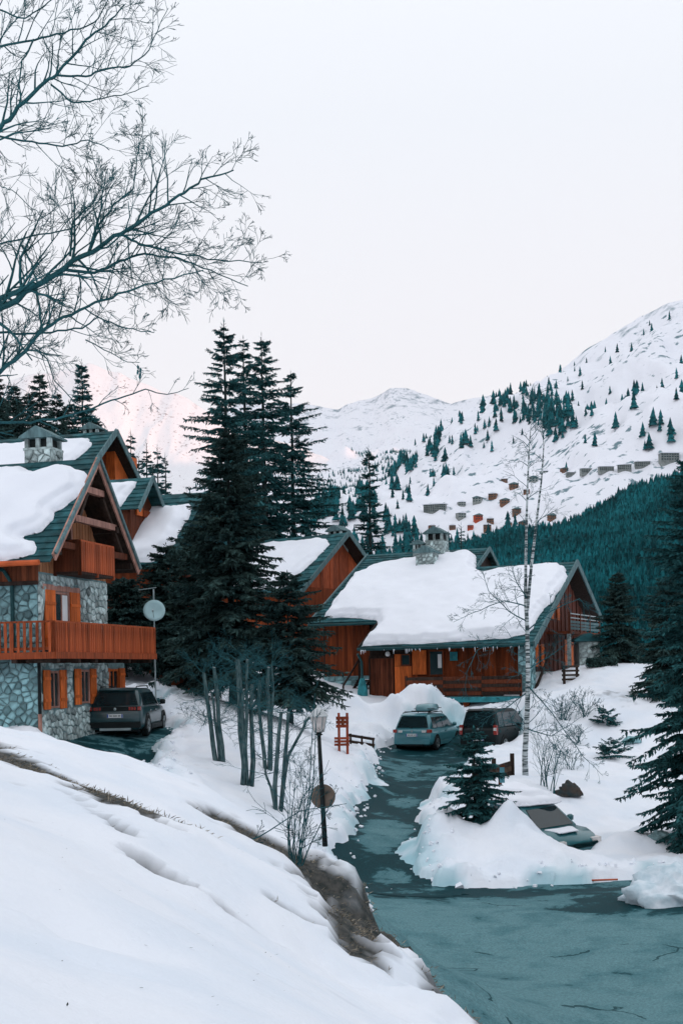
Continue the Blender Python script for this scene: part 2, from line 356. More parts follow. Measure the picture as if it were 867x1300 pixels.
# shadow-catching snow material with bare earth where the mask says so
def ground_material():
    m, N, L, b = nmat('snow_and_earth'); b.inputs['Roughness'].default_value = .8; b.inputs['Specular IOR Level'].default_value = .15
    at = N.new('ShaderNodeAttribute'); at.attribute_name = 'bare'
    g = N.new('ShaderNodeNewGeometry')
    nz = N.new('ShaderNodeTexNoise'); nz.inputs['Scale'].default_value = 9; nz.inputs['Detail'].default_value = 6; L.new(g.outputs['Position'], nz.inputs['Vector'])
    er = N.new('ShaderNodeValToRGB'); L.new(nz.outputs['Fac'], er.inputs[0])
    er.color_ramp.elements[0].position = .3; er.color_ramp.elements[0].color = (.018, .026, .026, 1)
    er.color_ramp.elements[1].position = .7; er.color_ramp.elements[1].color = (.095, .090, .082, 1)
    n2 = N.new('ShaderNodeTexNoise'); n2.inputs['Scale'].default_value = .7; n2.inputs['Detail'].default_value = 5; L.new(g.outputs['Position'], n2.inputs['Vector'])
    sr = N.new('ShaderNodeValToRGB'); L.new(n2.outputs['Fac'], sr.inputs[0])
    sr.color_ramp.elements[0].position = .35; sr.color_ramp.elements[0].color = (.74, .79, .86, 1)
    sr.color_ramp.elements[1].position = .6; sr.color_ramp.elements[1].color = (.81, .835, .885, 1)
    ai = N.new('ShaderNodeAttribute'); ai.attribute_name = 'ice'
    mi = N.new('ShaderNodeMix'); mi.data_type = 'RGBA'; L.new(ai.outputs['Fac'], mi.inputs['Factor']); L.new(sr.outputs[0], mi.inputs['A']); mi.inputs['B'].default_value = (.27, .50, .56, 1)
    mxn = N.new('ShaderNodeMix'); mxn.data_type = 'RGBA'
    L.new(at.outputs['Fac'], mxn.inputs['Factor']); L.new(mi.outputs['Result'], mxn.inputs['A']); L.new(er.outputs[0], mxn.inputs['B'])
    L.new(mxn.outputs['Result'], b.inputs['Base Color'])
    n3 = N.new('ShaderNodeTexNoise'); n3.inputs['Scale'].default_value = 9; n3.inputs['Detail'].default_value = 9; n3.inputs['Roughness'].default_value = .65; L.new(g.outputs['Position'], n3.inputs['Vector'])
    bp = N.new('ShaderNodeBump'); bp.inputs['Strength'].default_value = .55; bp.inputs['Distance'].default_value = .035
    L.new(n3.outputs['Fac'], bp.inputs['Height']); L.new(bp.outputs[0], b.inputs['Normal'])
    return m
me = np_mesh('ground', np.c_[GXm.ravel(), GYm.ravel(), Zg.ravel()], grid_faces(len(gx), len(gy)), ground_material(), True)
at = me.attributes.new('bare', 'FLOAT', 'POINT'); at.data.foreach_set('value', bare.ravel().astype(np.float32))
ice = np.clip(1 + _e / .75, 0, 1) ** 1.3 * np.clip(.25 + 1.9 * fbm(GXm, GYm, 1.1, 5), 0, .85) * (GYm > 18)
at = me.attributes.new('ice', 'FLOAT', 'POINT'); at.data.foreach_set('value', ice.ravel().astype(np.float32))
ground = link('ground', me); tag(ground, 'snow covered ground and bank sloping down to the road', kind='structure')

def asphalt():
    m, N, L, b = nmat('wet_asphalt'); g = N.new('ShaderNodeNewGeometry')
    def noise(s, d=6, dist=0.0):
        n = N.new('ShaderNodeTexNoise'); n.inputs['Scale'].default_value = s; n.inputs['Detail'].default_value = d; n.inputs['Distortion'].default_value = dist
        L.new(g.outputs['Position'], n.inputs['Vector']); return n
    at = N.new('ShaderNodeAttribute'); at.attribute_name = 'dry'
    n1 = noise(1.1, 9, .35); n1.inputs['Roughness'].default_value = .68
    n0 = N.new('ShaderNodeMath'); n0.operation = 'MULTIPLY_ADD'; n0.inputs[1].default_value = 1.9; n0.inputs[2].default_value = -.45; L.new(n1.outputs['Fac'], n0.inputs[0])
    ad = N.new('ShaderNodeMath'); ad.operation = 'ADD'; L.new(n0.outputs[0], ad.inputs[0]); L.new(at.outputs['Fac'], ad.inputs[1])
    rp = N.new('ShaderNodeValToRGB'); L.new(ad.outputs[0], rp.inputs[0])
    rp.color_ramp.elements[0].position = .46; rp.color_ramp.elements[0].color = (.006, .038, .046, 1)
    rp.color_ramp.elements[1].position = .92; rp.color_ramp.elements[1].color = (.112, .218, .238, 1)
    e = rp.color_ramp.elements.new(.53); e.color = (.020, .075, .088, 1)
    e = rp.color_ramp.elements.new(.60); e.color = (.066, .158, .178, 1)
    n2 = noise(22, 6); n2.inputs['Roughness'].default_value = .8; r2 = N.new('ShaderNodeMapRange'); r2.inputs['From Min'].default_value = .25; r2.inputs['From Max'].default_value = .75; r2.inputs['To Min'].default_value = .5; r2.inputs['To Max'].default_value = 1.5; L.new(n2.outputs['Fac'], r2.inputs['Value'])
    sc = N.new('ShaderNodeVectorMath'); sc.operation = 'SCALE'; L.new(rp.outputs[0], sc.inputs[0]); L.new(r2.outputs[0], sc.inputs['Scale'])
    # tar-sealed cracks
    v = N.new('ShaderNodeTexVoronoi'); v.feature = 'DISTANCE_TO_EDGE'; v.inputs['Scale'].default_value = .28
    wn_ = noise(1.1, 4); vmx = N.new('ShaderNodeVectorMath'); vmx.operation = 'ADD'; L.new(g.outputs['Position'], vmx.inputs[0]); L.new(wn_.outputs['Color'], vmx.inputs[1]); L.new(vmx.outputs[0], v.inputs['Vector'])
    lt = N.new('ShaderNodeMath'); lt.operation = 'LESS_THAN'; lt.inputs[1].default_value = .008; L.new(v.outputs['Distance'], lt.inputs[0])
    mk = noise(.35, 2); gt = N.new('ShaderNodeMath'); gt.operation = 'GREATER_THAN'; gt.inputs[1].default_value = .52; L.new(mk.outputs['Fac'], gt.inputs[0])
    mu = N.new('ShaderNodeMath'); mu.operation = 'MULTIPLY'; L.new(lt.outputs[0], mu.inputs[0]); L.new(gt.outputs[0], mu.inputs[1])
    mu2 = N.new('ShaderNodeMath'); mu2.operation = 'MULTIPLY'; mu2.inputs[1].default_value = .75; L.new(mu.outputs[0], mu2.inputs[0])
    mm = N.new('ShaderNodeMix'); mm.data_type = 'RGBA'; L.new(mu2.outputs[0], mm.inputs['Factor']); L.new(sc.outputs[0], mm.inputs['A']); mm.inputs['B'].default_value = (.006, .03, .036, 1)
    L.new(mm.outputs['Result'], b.inputs['Base Color'])
    rr = N.new('ShaderNodeMapRange'); rr.inputs['From Min'].default_value = .45; rr.inputs['From Max'].default_value = .8; rr.inputs['To Min'].default_value = .55; rr.inputs['To Max'].default_value = .85
    L.new(ad.outputs[0], rr.inputs['Value']); L.new(rr.outputs[0], b.inputs['Roughness'])
    b.inputs['Specular IOR Level'].default_value = .03
    bp = N.new('ShaderNodeBump'); bp.inputs['Strength'].default_value = .25; bp.inputs['Distance'].default_value = .01; L.new(n2.outputs['Fac'], bp.inputs['Height']); L.new(bp.outputs[0], b.inputs['Normal'])
    return m
M_asphalt = asphalt()
def road_sheet(name, poly, step, lift, label, dryfn):
    xs = np.arange(min(p[0] for p in poly) - 1, min(max(p[0] for p in poly), 60) + 1, step); ys = np.arange(min(p[1] for p in poly) - 1, max(p[1] for p in poly) + 1, step)
    X, Y = np.meshgrid(xs, ys); sd = poly_sd(X, Y, poly)
    Z = base_h(X, Y) + lift + fbm(X, Y, 2.5, 2) * .02
    Fq = grid_faces(len(xs), len(ys)); keep = (sd.ravel()[Fq] > -.75).any(1); Fq = Fq[keep]
    used = np.unique(Fq); remap = np.full(X.size, -1); remap[used] = np.arange(len(used))
    V = np.c_[X.ravel(), Y.ravel(), Z.ravel()][used]
    me = np_mesh(name, V, remap[Fq], M_asphalt, True)
    a = me.attributes.new('dry', 'FLOAT', 'POINT'); a.data.foreach_set('value', dryfn(V[:, 0], V[:, 1]).astype(np.float32))
    return tag(link(name, me), label, kind='structure')
def dry_road(x, y):
    d = np.full(len(x), .36) + .10 * fbm(x * .5, y * 2.0, 2.2, 3); d -= .46 * np.clip(1 - np.abs(y - (30.0 + .03 * (x - 3))) / 1.1, 0, 1) + .12 * np.clip((y - 27.5) / 2, 0, 1)
    q = P(800, 1160, 27.5); d -= .5 * np.exp(-(((x - q.x) / 2.0) ** 2 + ((y - q.y) / 1.1) ** 2) ** 2); return d
dp = [(P(a, b, D).x, D) for a, b, D in [(495,1050,37),(490,1065,35.5),(497,1110,32),(510,1020,41.5)]]
def dry_drive(x, y):
    d = np.full(len(x), -.12)
    for (a, b), s in zip(dp, (1.0, 1.0, .7, .8)): d += .38 * np.exp(-(((x - a) / (.75 * s)) ** 2 + ((y - b) / (1.3 * s)) ** 2) ** 2)
    d += .32 * np.clip(1 - np.abs(y - 49.5) / 3.0, 0, 1); return d
road = road_sheet('road', ROAD, .3, 0.0, 'wide damp asphalt road bending past the snow bank', dry_road)
drive = road_sheet('driveway', DRIVE, .2, .012, 'wet asphalt driveway rising between snow banks to the parked cars', dry_drive)
ldrive = road_sheet('parking_apron', LDRIVE, .25, .006, 'wet asphalt apron beside the stone chalet', lambda x, y: np.full(len(x), .02))

# ------------------------------------------------------------------ mountains across the valley (metres; snow, rock ribs, forest)
def mountain_material(name, rock, snowc=(.80, .81, .865)):
    m, N, L, b = nmat(name); b.inputs['Roughness'].default_value = .9; b.inputs['Specular IOR Level'].default_value = .05
    g = N.new('ShaderNodeNewGeometry')
    nz = N.new('ShaderNodeTexNoise'); nz.inputs['Scale'].default_value = .012; nz.inputs['Detail'].default_value = 9; nz.inputs['Roughness'].default_value = .65; L.new(g.outputs['Position'], nz.inputs['Vector'])
    at = N.new('ShaderNodeAttribute'); at.attribute_name = 'rock'
    ad = N.new('ShaderNodeMath'); ad.operation = 'ADD'; L.new(nz.outputs['Fac'], ad.inputs[0]); L.new(at.outputs['Fac'], ad.inputs[1])
    rp = N.new('ShaderNodeValToRGB'); L.new(ad.outputs[0], rp.inputs[0])
    rp.color_ramp.elements[0].position = .72; rp.color_ramp.elements[0].color = (*snowc, 1)
    rp.color_ramp.elements[1].position = .86; rp.color_ramp.elements[1].color = (*rock, 1)
    # scrub and small outcrops speckled through the snow
    s1 = N.new('ShaderNodeTexNoise'); s1.inputs['Scale'].default_value = .055; s1.inputs['Detail'].default_value = 4; L.new(g.outputs['Position'], s1.inputs['Vector'])
    s2 = N.new('ShaderNodeTexNoise'); s2.inputs['Scale'].default_value = .0035; s2.inputs['Detail'].default_value = 4; L.new(g.outputs['Position'], s2.inputs['Vector'])
    sa = N.new('ShaderNodeMath'); sa.operation = 'MULTIPLY_ADD'; sa.inputs[1].default_value = .45; L.new(s2.outputs['Fac'], sa.inputs[0]); L.new(s1.outputs['Fac'], sa.inputs[2])
    sr_ = N.new('ShaderNodeMapRange'); sr_.inputs['From Min'].default_value = .86; sr_.inputs['From Max'].default_value = .93; L.new(sa.outputs[0], sr_.inputs['Value'])
    mm = N.new('ShaderNodeMix'); mm.data_type = 'RGBA'; L.new(sr_.outputs[0], mm.inputs['Factor']); L.new(rp.outputs[0], mm.inputs['A']); mm.inputs['B'].default_value = (*rock, 1)
    L.new(mm.outputs['Result'], b.inputs['Base Color'])
    n3 = N.new('ShaderNodeTexNoise'); n3.inputs['Scale'].default_value = .02; n3.inputs['Detail'].default_value = 8; L.new(g.outputs['Position'], n3.inputs['Vector'])
    bp = N.new('ShaderNodeBump'); bp.inputs['Strength'].default_value = .35; bp.inputs['Distance'].default_value = 14.0; L.new(n3.outputs['Fac'], bp.inputs['Height']); L.new(bp.outputs[0], b.inputs['Normal'])
    return m
class Sheet:
    """a mountain flank: ridge line and foot line (photo px, py, distance), with gullies, and a back side"""
    def __init__(s, ridge, foot, amp, scale, power=1.0, seed=0.0):
        s.rd = np.array([tuple(P(*p)) for p in ridge]); s.ft = np.array([tuple(P(*p)) for p in foot])
        s.amp, s.scale, s.power, s.seed = amp, scale, power, seed
    @staticmethod
    def along(a, u):
        k = np.linspace(0, 1, len(a)); return np.stack([np.interp(u, k, a[:, i]) for i in range(3)], -1)
    def at(s, u, t):
        u = np.asarray(u, float); t = np.asarray(t, float)
        a = s.along(s.rd, u); b = s.along(s.ft, u); p = a + (b - a) * t[..., None]
        tz = t ** s.power; p[..., 2] = a[..., 2] + (b[..., 2] - a[..., 2]) * tz
        n = fbm(p[..., 0] + s.seed, p[..., 1] * .6, s.scale, 6); rid = 0.5 - np.abs(fbm(p[..., 0] * 1.3 + 71 + s.seed, p[..., 1] * .35, s.scale * .7, 5)) * 2
        p[..., 2] += s.amp * (n * .8 + rid * .5) * (.35 + np.clip(t * 4, 0, 1) * .65) * np.clip((1.02 - t) * 5, 0, 1)
        return p
    def build(s, name, m, nu, nt, label, rockf=None, back=1500.0):
        u, t = np.meshgrid(np.linspace(0, 1, nu), np.r_[np.linspace(0, 1, nt) ** 1.15])
        p = s.at(u, t); r = p[0:1]; extra = []
        for k in (3, 2, 1):
            q = r.copy(); q[..., 1] += back * k / 3; q[..., 2] -= back * .55 * (k / 3); extra.append(q)
        p = np.concatenate(extra + [p], 0)
        me = np_mesh(name, p.reshape(-1, 3), grid_faces(nu, nt + 3)[:, ::-1], m, True)
        rk = np.zeros(p.shape[:2]) if rockf is None else rockf(p, np.concatenate([np.zeros((3, nu)), t], 0))
        a = me.attributes.new('rock', 'FLOAT', 'POINT'); a.data.foreach_set('value', rk.ravel().astype(np.float32))
        o = link(name, me); return tag(o, label, kind='structure')
M_mtn = mountain_material('mountain_snow', (.16, .24, .27))
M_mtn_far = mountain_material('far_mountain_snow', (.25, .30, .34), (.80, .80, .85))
M_peak = mountain_material('peak_snow', (.42, .36, .36), (.82, .80, .82))
peak = Sheet([(-260,560,7600),(-80,500,7500),(40,478,7450),(112,462,7400),(150,474,7350),(186,490,7300),(215,499,7250),(240,506,7200),(290,532,7100),(345,551,7000),(395,568,6900),(440,592,6800),(520,640,6700)],
             [(-260,760,5200),(0,760,5200),(240,760,5200),(520,760,5200)], 170, 900, .9, 40)
peak.build('peak', M_peak, 200, 90, 'sunlit snow peak rising behind the chalets', lambda p, t: .02 + .10 * np.clip(1 - t * 3, 0, 1))
midr = Sheet([(180,560,9000),(300,512,9000),(390,511,8900),(430,518,8800),(452,509,8700),(472,503,8700),(495,491,8600),(515,492,8600),(540,502,8550),(572,513,8500),(600,503,8400),(625,499,8400),(660,500,8400),(720,520,8400)],
             [(180,720,4200),(400,720,4200),(560,720,4200),(720,720,4200)], 200, 1000, .85, 300)
midr.build('snow_ridge', M_mtn_far, 220, 110, 'broad shaded snow ridge across the valley', lambda p, t: .07 + .15 * np.clip(1 - t * 4, 0, 1))
right = Sheet([(-200,700,2600),(150,690,2700),(430,640,3000),(500,596,3300),(560,560,3500),(605,530,3600),(640,505,3650),(668,490,3650),(700,479,3600),(722,463,3550),(742,447,3500),(770,429,3450),(790,415,3400),(812,400,3350),(835,392,3300),(867,384,3250),(920,370,3200),(1050,330,3100),(1300,270,3000),(1600,260,2800)],
              [(-200,780,1500),(150,760,1700),(400,730,1900),(560,720,1900),(700,712,1850),(867,690,1800),(1100,680,1700),(1600,690,1500)], 150, 420, 1.0, 120)
right.build('mountain', M_mtn, 300, 170, 'steep snowy mountainside with scattered firs and a village', lambda p, t: .06 + .14 * np.clip(1 - t * 3.0, 0, 1))
# wooded spur in front of it, and the valley floor
spur = Sheet([(-300,800,1200),(100,780,1250),(380,740,1350),(480,712,1400),(560,700,1450),(610,686,1480),(650,676,1500),(700,668,1500),(745,652,1480),(775,640,1450),(800,625,1420),(830,614,1400),(867,606,1380),(930,590,1350),(1100,560,1300),(1500,560,1200)],
             [(-300,860,500),(100,855,500),(380,850,520),(560,850,520),(700,850,520),(867,850,520),(1100,850,500),(1500,850,480)], 25, 160, 1.0, 500)
M_floor = mat('forest_floor', (.008, .075, .086), .95, .5, .02)
spur.build('wooded_hill', M_floor, 160, 90, 'dark wooded hill beyond the chalets', None, 300)
# unseen mountain added on the sun's side, shaped to keep the valley shaded
S2 = Vector((sun_dir.x, sun_dir.y)).normalized(); T2 = Vector((-S2.y, S2.x))
ss = np.linspace(-9000, 11000, 70); tt = np.linspace(0, 1, 14); Sg, Tg = np.meshgrid(ss, tt)
def sun_block_h(s): return 2100 + 1250 * np.clip((s - 6400) / 600, 0, 1) + 130 * fbm(s, s * 0 + 3, 1500, 4)  # raised along one stretch to put the far ridge in shade
dist = 4300 + (Tg - .5) * 4200
hz = sun_block_h(Sg) * np.clip(1 - np.abs(Tg - .5) * 2, 0, 1) - 180
px_ = S2.x * dist + T2.x * Sg; py_ = S2.y * dist + T2.y * Sg
tag(link('sun_block', np_mesh('sun_block', np.c_[px_.ravel(), py_.ravel(), hz.ravel()], grid_faces(70, 14), M_mtn, True)), 'unseen snowy mountain added to shade the valley', kind='structure')
# valley floor between the hamlet and the mountains
X, Y = np.meshgrid(np.linspace(-9000, 9000, 60), np.linspace(-8000, 11000, 60))
Zv = -185 + 0 * X + 8 * fbm(X, Y, 900, 3)
tag(link('valley_floor', np_mesh('valley_floor', np.c_[X.ravel(), Y.ravel(), Zv.ravel()], grid_faces(60, 60), M_snow, True)), 'snow covered valley floor', kind='structure')

haze_m = bpy.data.materials.new('haze'); haze_m.use_nodes = True; hn = haze_m.node_tree.nodes; hn.remove(hn['Principled BSDF'])
pv = hn.new('ShaderNodeVolumePrincipled'); pv.inputs['Color'].default_value = (.62, .88, .95, 1); pv.inputs['Density'].default_value = 1.3e-5; pv.inputs['Anisotropy'].default_value = 0.0
haze_m.node_tree.links.new(pv.outputs[0], hn['Material Output'].inputs['Volume'])
tag(MB().box(-11500, 11500, -9500, 13500, -230, 3500).build('haze', haze_m), 'thin blue evening haze in the valley air', kind='stuff')

# ------------------------------------------------------------------ building helpers (local frame: x along the eaves, y away from the camera, z up)
def child(o, p): o.parent = p; return o
def planks(name, x0, x1, z0, z1, y, m, parent, w=.14, t=.04, axis='x', top=None):
    """a wall of upright boards facing -y (axis x) or +x (axis y); one part, boards uneven in depth"""
    mb = MB(); a = x0; r = random.Random(int(x0 * 97 + z1 * 13 + y * 7))
    while a < x1 - 1e-3:
        b = min(a + w, x1); j = r.uniform(0, .014); zt = z1 if top is None else min(top(a), top(b)) if top((a + b) / 2) >= max(top(a), top(b)) - 1 else z1
        if zt > z0 + .02:
            if axis == 'x': mb.box(a + .004, b - .004, y - j, y + t, z0, zt)
            else: mb.box(y - t, y + j, a + .004, b - .004, z0, zt)
        a = b
    return mb.build(name, m, parent)
def voronoi_cells(x0, x1, z0, z1, sx, sz, holes, seed, jit=.42):
    r = random.Random(seed); pts = []
    nz = max(1, round((z1 - z0) / sz)); nx = max(1, round((x1 - x0) / sx))
    for j in range(nz):
        for i in range(nx):
            pts.append((x0 + (i + .5 + (j % 2) * .5 - .25 + r.uniform(-jit, jit)) * (x1 - x0) / nx, z0 + (j + .5 + r.uniform(-jit, jit)) * (z1 - z0) / nz))
    out = []
    for i, p in enumerate(pts):
        if any(h[0] - .02 < p[0] < h[1] + .02 and h[2] - .02 < p[1] < h[3] + .02 for h in holes): continue
        poly = [(x0, z0), (x1, z0), (x1, z1), (x0, z1)]
        for k, q in enumerate(pts):
            if k == i or abs(q[0] - p[0]) > 3 * sx or abs(q[1] - p[1]) > 3 * sz: continue
            mx_, mz_ = (p[0] + q[0]) / 2, (p[1] + q[1]) / 2; nx_, nz_ = q[0] - p[0], q[1] - p[1]
            new = []
            for a, b in zip(poly, poly[1:] + poly[:1]):
                da = (a[0] - mx_) * nx_ + (a[1] - mz_) * nz_; db = (b[0] - mx_) * nx_ + (b[1] - mz_) * nz_
                if da <= 0: new.append(a)
                if (da < 0) != (db < 0): t = da / (da - db); new.append((a[0] + (b[0] - a[0]) * t, a[1] + (b[1] - a[1]) * t))
            poly = new
            if len(poly) < 3: break
        if len(poly) < 3: continue
        for h in holes:   # keep stones clear of openings
            cx = sum(a[0] for a in poly) / len(poly); cz = sum(a[1] for a in poly) / len(poly)
            poly = [(a if not (h[0] < a[0] < h[1] and h[2] < a[1] < h[3]) else
                     ((h[0] if cx < h[0] else h[1], a[1]) if (cx < h[0] or cx > h[1]) else (a[0], h[2] if cz < h[2] else h[3]))) for a in poly]
        out.append(poly)
    return out
def stone_wall(parent, plane, x0, x1, z0, z1, sx, sz, m, holes=(), seed=1, gap=.024, proud=.06, limit=300):
    """plane(a, z, d) -> local point; every stone a sub-part of the wall, with its own edges and depth"""
    r = random.Random(seed + 5); rest = MB(); n = 0
    for poly in voronoi_cells(x0, x1, z0, z1, sx, sz, holes, seed):
        cx = sum(a[0] for a in poly) / len(poly); cz = sum(a[1] for a in poly) / len(poly)
        cl = []
        for a in poly:   # shrink for the joint
            d = math.hypot(a[0] - cx, a[1] - cz); k = max(.3, 1 - gap / max(d, .03)); cl.append((cx + (a[0] - cx) * k, cz + (a[1] - cz) * k))
        pr = proud * r.uniform(.5, 1.4); N = len(cl)
        o = plane(cx, cz, 0.0)
        v = [Vector(plane(a[0], a[1], -.02)) - Vector(o) for a in cl] + [Vector(plane(a[0], a[1], pr * .6)) - Vector(o) for a in cl] + \
            [Vector(plane(cx + (a[0] - cx) * .72, cz + (a[1] - cz) * .72, pr)) - Vector(o) for a in cl]
        f = [tuple(range(2 * N, 3 * N))]
        for k in range(2):
            for i in range(N): j = (i + 1) % N; f.append((k * N + i, k * N + j, k * N + N + j, k * N + N + i))
        if n < limit:
            ob = link('stone', mesh_from('stone', v, f, m), parent); ob.location = o
        else: rest.add([Vector(a) + Vector(o) for a in v], f)
        n += 1
    if rest.v: tag(rest.build('stonework', m, parent), kind='stuff')
def roof_plane(mb, p00, p10, p11, p01, rows, t=.05):
    """lapped shingle courses; p00-p10 eave, p01-p11 ridge"""
    p00, p10, p11, p01 = map(Vector, (p00, p10, p11, p01)); n = (p10 - p00).cross(p01 - p00).normalized()
    if n.z < 0: n = -n
    for i in range(rows):
        a, b = i / rows, (i + 1.15) / rows; b = min(b, 1.0)
        A = p00.lerp(p01, a); B = p10.lerp(p11, a); C = p10.lerp(p11, b); D = p00.lerp(p01, b)
        k = max(1, int((B - A).length / 1.1)); rr = random.Random(i)
        for j in range(k):   # each course in short runs whose butts are a little uneven
            e = rr.uniform(-.02, .02); sl = (D - A).normalized() * e
            q0, q1 = A.lerp(B, j / k) + sl, A.lerp(B, (j + 1) / k) + sl; q2, q3 = D.lerp(C, (j + 1) / k), D.lerp(C, j / k)
            mb.hexa([q0, q1, q2 - n * .03, q3 - n * .03, q0 + n * t, q1 + n * t, q2 + n * .012, q3 + n * .012])
def snow_slab(name, o, a, b, outline, T, label, seed=0, step=.12, parent_loc=None, rough=.25, edge=.3):
    """a snow blanket lying on a roof plane: outline in (a,b) metres; top-level, it rests on the roof"""
    o = Vector(o); a = Vector(a).normalized(); b = Vector(b).normalized(); n = a.cross(b).normalized()
    if n.z < 0: n = -n
    x0 = min(p[0] for p in outline) - .3; x1 = max(p[0] for p in outline) + .3; y0 = min(p[1] for p in outline) - .3; y1 = max(p[1] for p in outline) + .3
    xs = np.arange(x0, x1 + step, step); ys = np.arange(y0, y1 + step, step); X, Y = np.meshgrid(xs, ys)
    sd = poly_sd(X, Y, outline) + fbm(X + seed * 3.1, Y + seed, .9, 4) * rough
    # pull border vertices onto the contour so that the edge is clean
    gyy, gxx = np.gradient(sd, step); gl = np.hypot(gxx, gyy) + 1e-6
    mv = (sd < 0) & (sd > -step * 1.5); X = np.where(mv, X - sd * gxx / gl ** 2 * np.clip(gl, 0, 1), X); Y = np.where(mv, Y - sd * gyy / gl ** 2 * np.clip(gl, 0, 1), Y)
    d = np.clip(sd / edge, 0, 1); d2 = np.clip((sd - .22 - .5 * np.abs(fbm(X + seed * 2, Y + 3, 1.4, 3))) / (edge * .6), 0, 1)
    lay = .62 * np.sqrt(np.clip(1 - (1 - d) ** 2, 0, 1)) + .38 * np.sqrt(np.clip(1 - (1 - d2) ** 2, 0, 1))   # two falls of snow, the later one set back
    h = T * lay * (1 + .35 * fbm(X + seed, Y, 2.2, 3)) + .03
    h = h + np.clip(sd, 0, .5) * fbm(X, Y + seed, .7, 3) * .12
    Fq = grid_faces(len(xs), len(ys)); keep = (sd.ravel()[Fq] > -step * 1.45).all(1) & (sd.ravel()[Fq] > 0).any(1); Fq = Fq[keep]
    used = np.unique(Fq); rm = np.full(X.size, -1); rm[used] = np.arange(len(used)); Fq = rm[Fq]; m = len(used)
    X = X.ravel()[used]; Y = Y.ravel()[used]; h = h.ravel()[used]
    V = np.array(o)[None] + X[:, None] * np.array(a) + Y[:, None] * np.array(b); top = V + h[:, None] * np.array(n); bot = V - .0 * np.array(n) + .062 * np.array(n)
    # closed underside and sides
    ed = {}
    for f in Fq:
        for i in range(4):
            e = (f[i], f[(i + 1) % 4]); k = (min(e), max(e))
            if k in ed: ed[k] = None
            else: ed[k] = e
    side = np.array([[e[1], e[0], e[0] + m, e[1] + m] for e in ed.values() if e is not None])
    allF = np.concatenate([Fq, Fq[:, ::-1] + m, side], 0)
    ob = link(name, np_mesh(name, np.r_[top, bot], allF, M_snowroof, True))
    return ob
def put_slab(ob, house, label):
    ob.matrix_world = house_matrix(house); return tag(ob, label, kind='stuff')
def house_matrix(h): return Matrix.Translation(h.location) @ Matrix.Rotation(h.rotation_euler[2], 4, 'Z')
def to_local(h, p): return house_matrix(h).inverted() @ Vector(p)
def px_on(h, px, py, pt, nrm):
    """photo pixel -> local point on a local plane of house h"""
    M = house_matrix(h); p0 = M @ Vector(pt); n = M.to_3x3() @ Vector(nrm); r = ray(px, py); return M.inverted() @ (r * (p0.dot(n) / r.dot(n)))
def chimney(parent, c, w, d, h, name='chimney', seed=1, roof=.35, both=True):
    """stone stack with an open smoke chamber under a little gabled cap"""
    x, y, z = c; body = MB().box(x - w / 2, x + w / 2, y - d / 2, y + d / 2, z - 1.2, z + h).build(name, M_mortar_pale, parent)
    hs = []
    stone_wall(body, lambda a, q, e: (a, y - d / 2 - e, q), x - w / 2, x + w / 2, z - .1, z + h, .26, .2, M_stone_pale, hs, seed, limit=60)
    stone_wall(body, lambda a, q, e: (x + w / 2 + e, a, q), y - d / 2, y + d / 2, z - .1, z + h, .26, .2, M_stone_pale, hs, seed + 1, limit=60)
    cp = MB()
    for i in range(3):
        for j in (0, 1):
            xx = x + (i - 1) * (w / 2 - .07); yy = y + (j - .5) * (d - .14); cp.box(xx - .07, xx + .07, yy - .07, yy + .07, z + h, z + h + roof)
    cp.box(x - w / 2 - .04, x + w / 2 + .04, y - d / 2 - .04, y + d / 2 + .04, z + h - .03, z + h + .05)
    cp.build('smoke_opening', M_stone_pale, body)
    MB().box(x - w / 2 + .1, x + w / 2 - .1, y - d / 2 + .1, y + d / 2 - .1, z + h, z + h + roof - .02).build('flue', M_black, body)
    zz = z + h + roof; o = .14; cap = MB()
    cap.prism([(x - w / 2 - o, y - d / 2 - o, zz), (x + w / 2 + o, y - d / 2 - o, zz), (x + w / 2 + o, y - d / 2 - o, zz + .06), (x, y - d / 2 - o, zz + w * .36 + .06), (x - w / 2 - o, y - d / 2 - o, zz + .06)], (0, d + 2 * o, 0))
    cap.build('cap', M_greyboard, body)
    return body
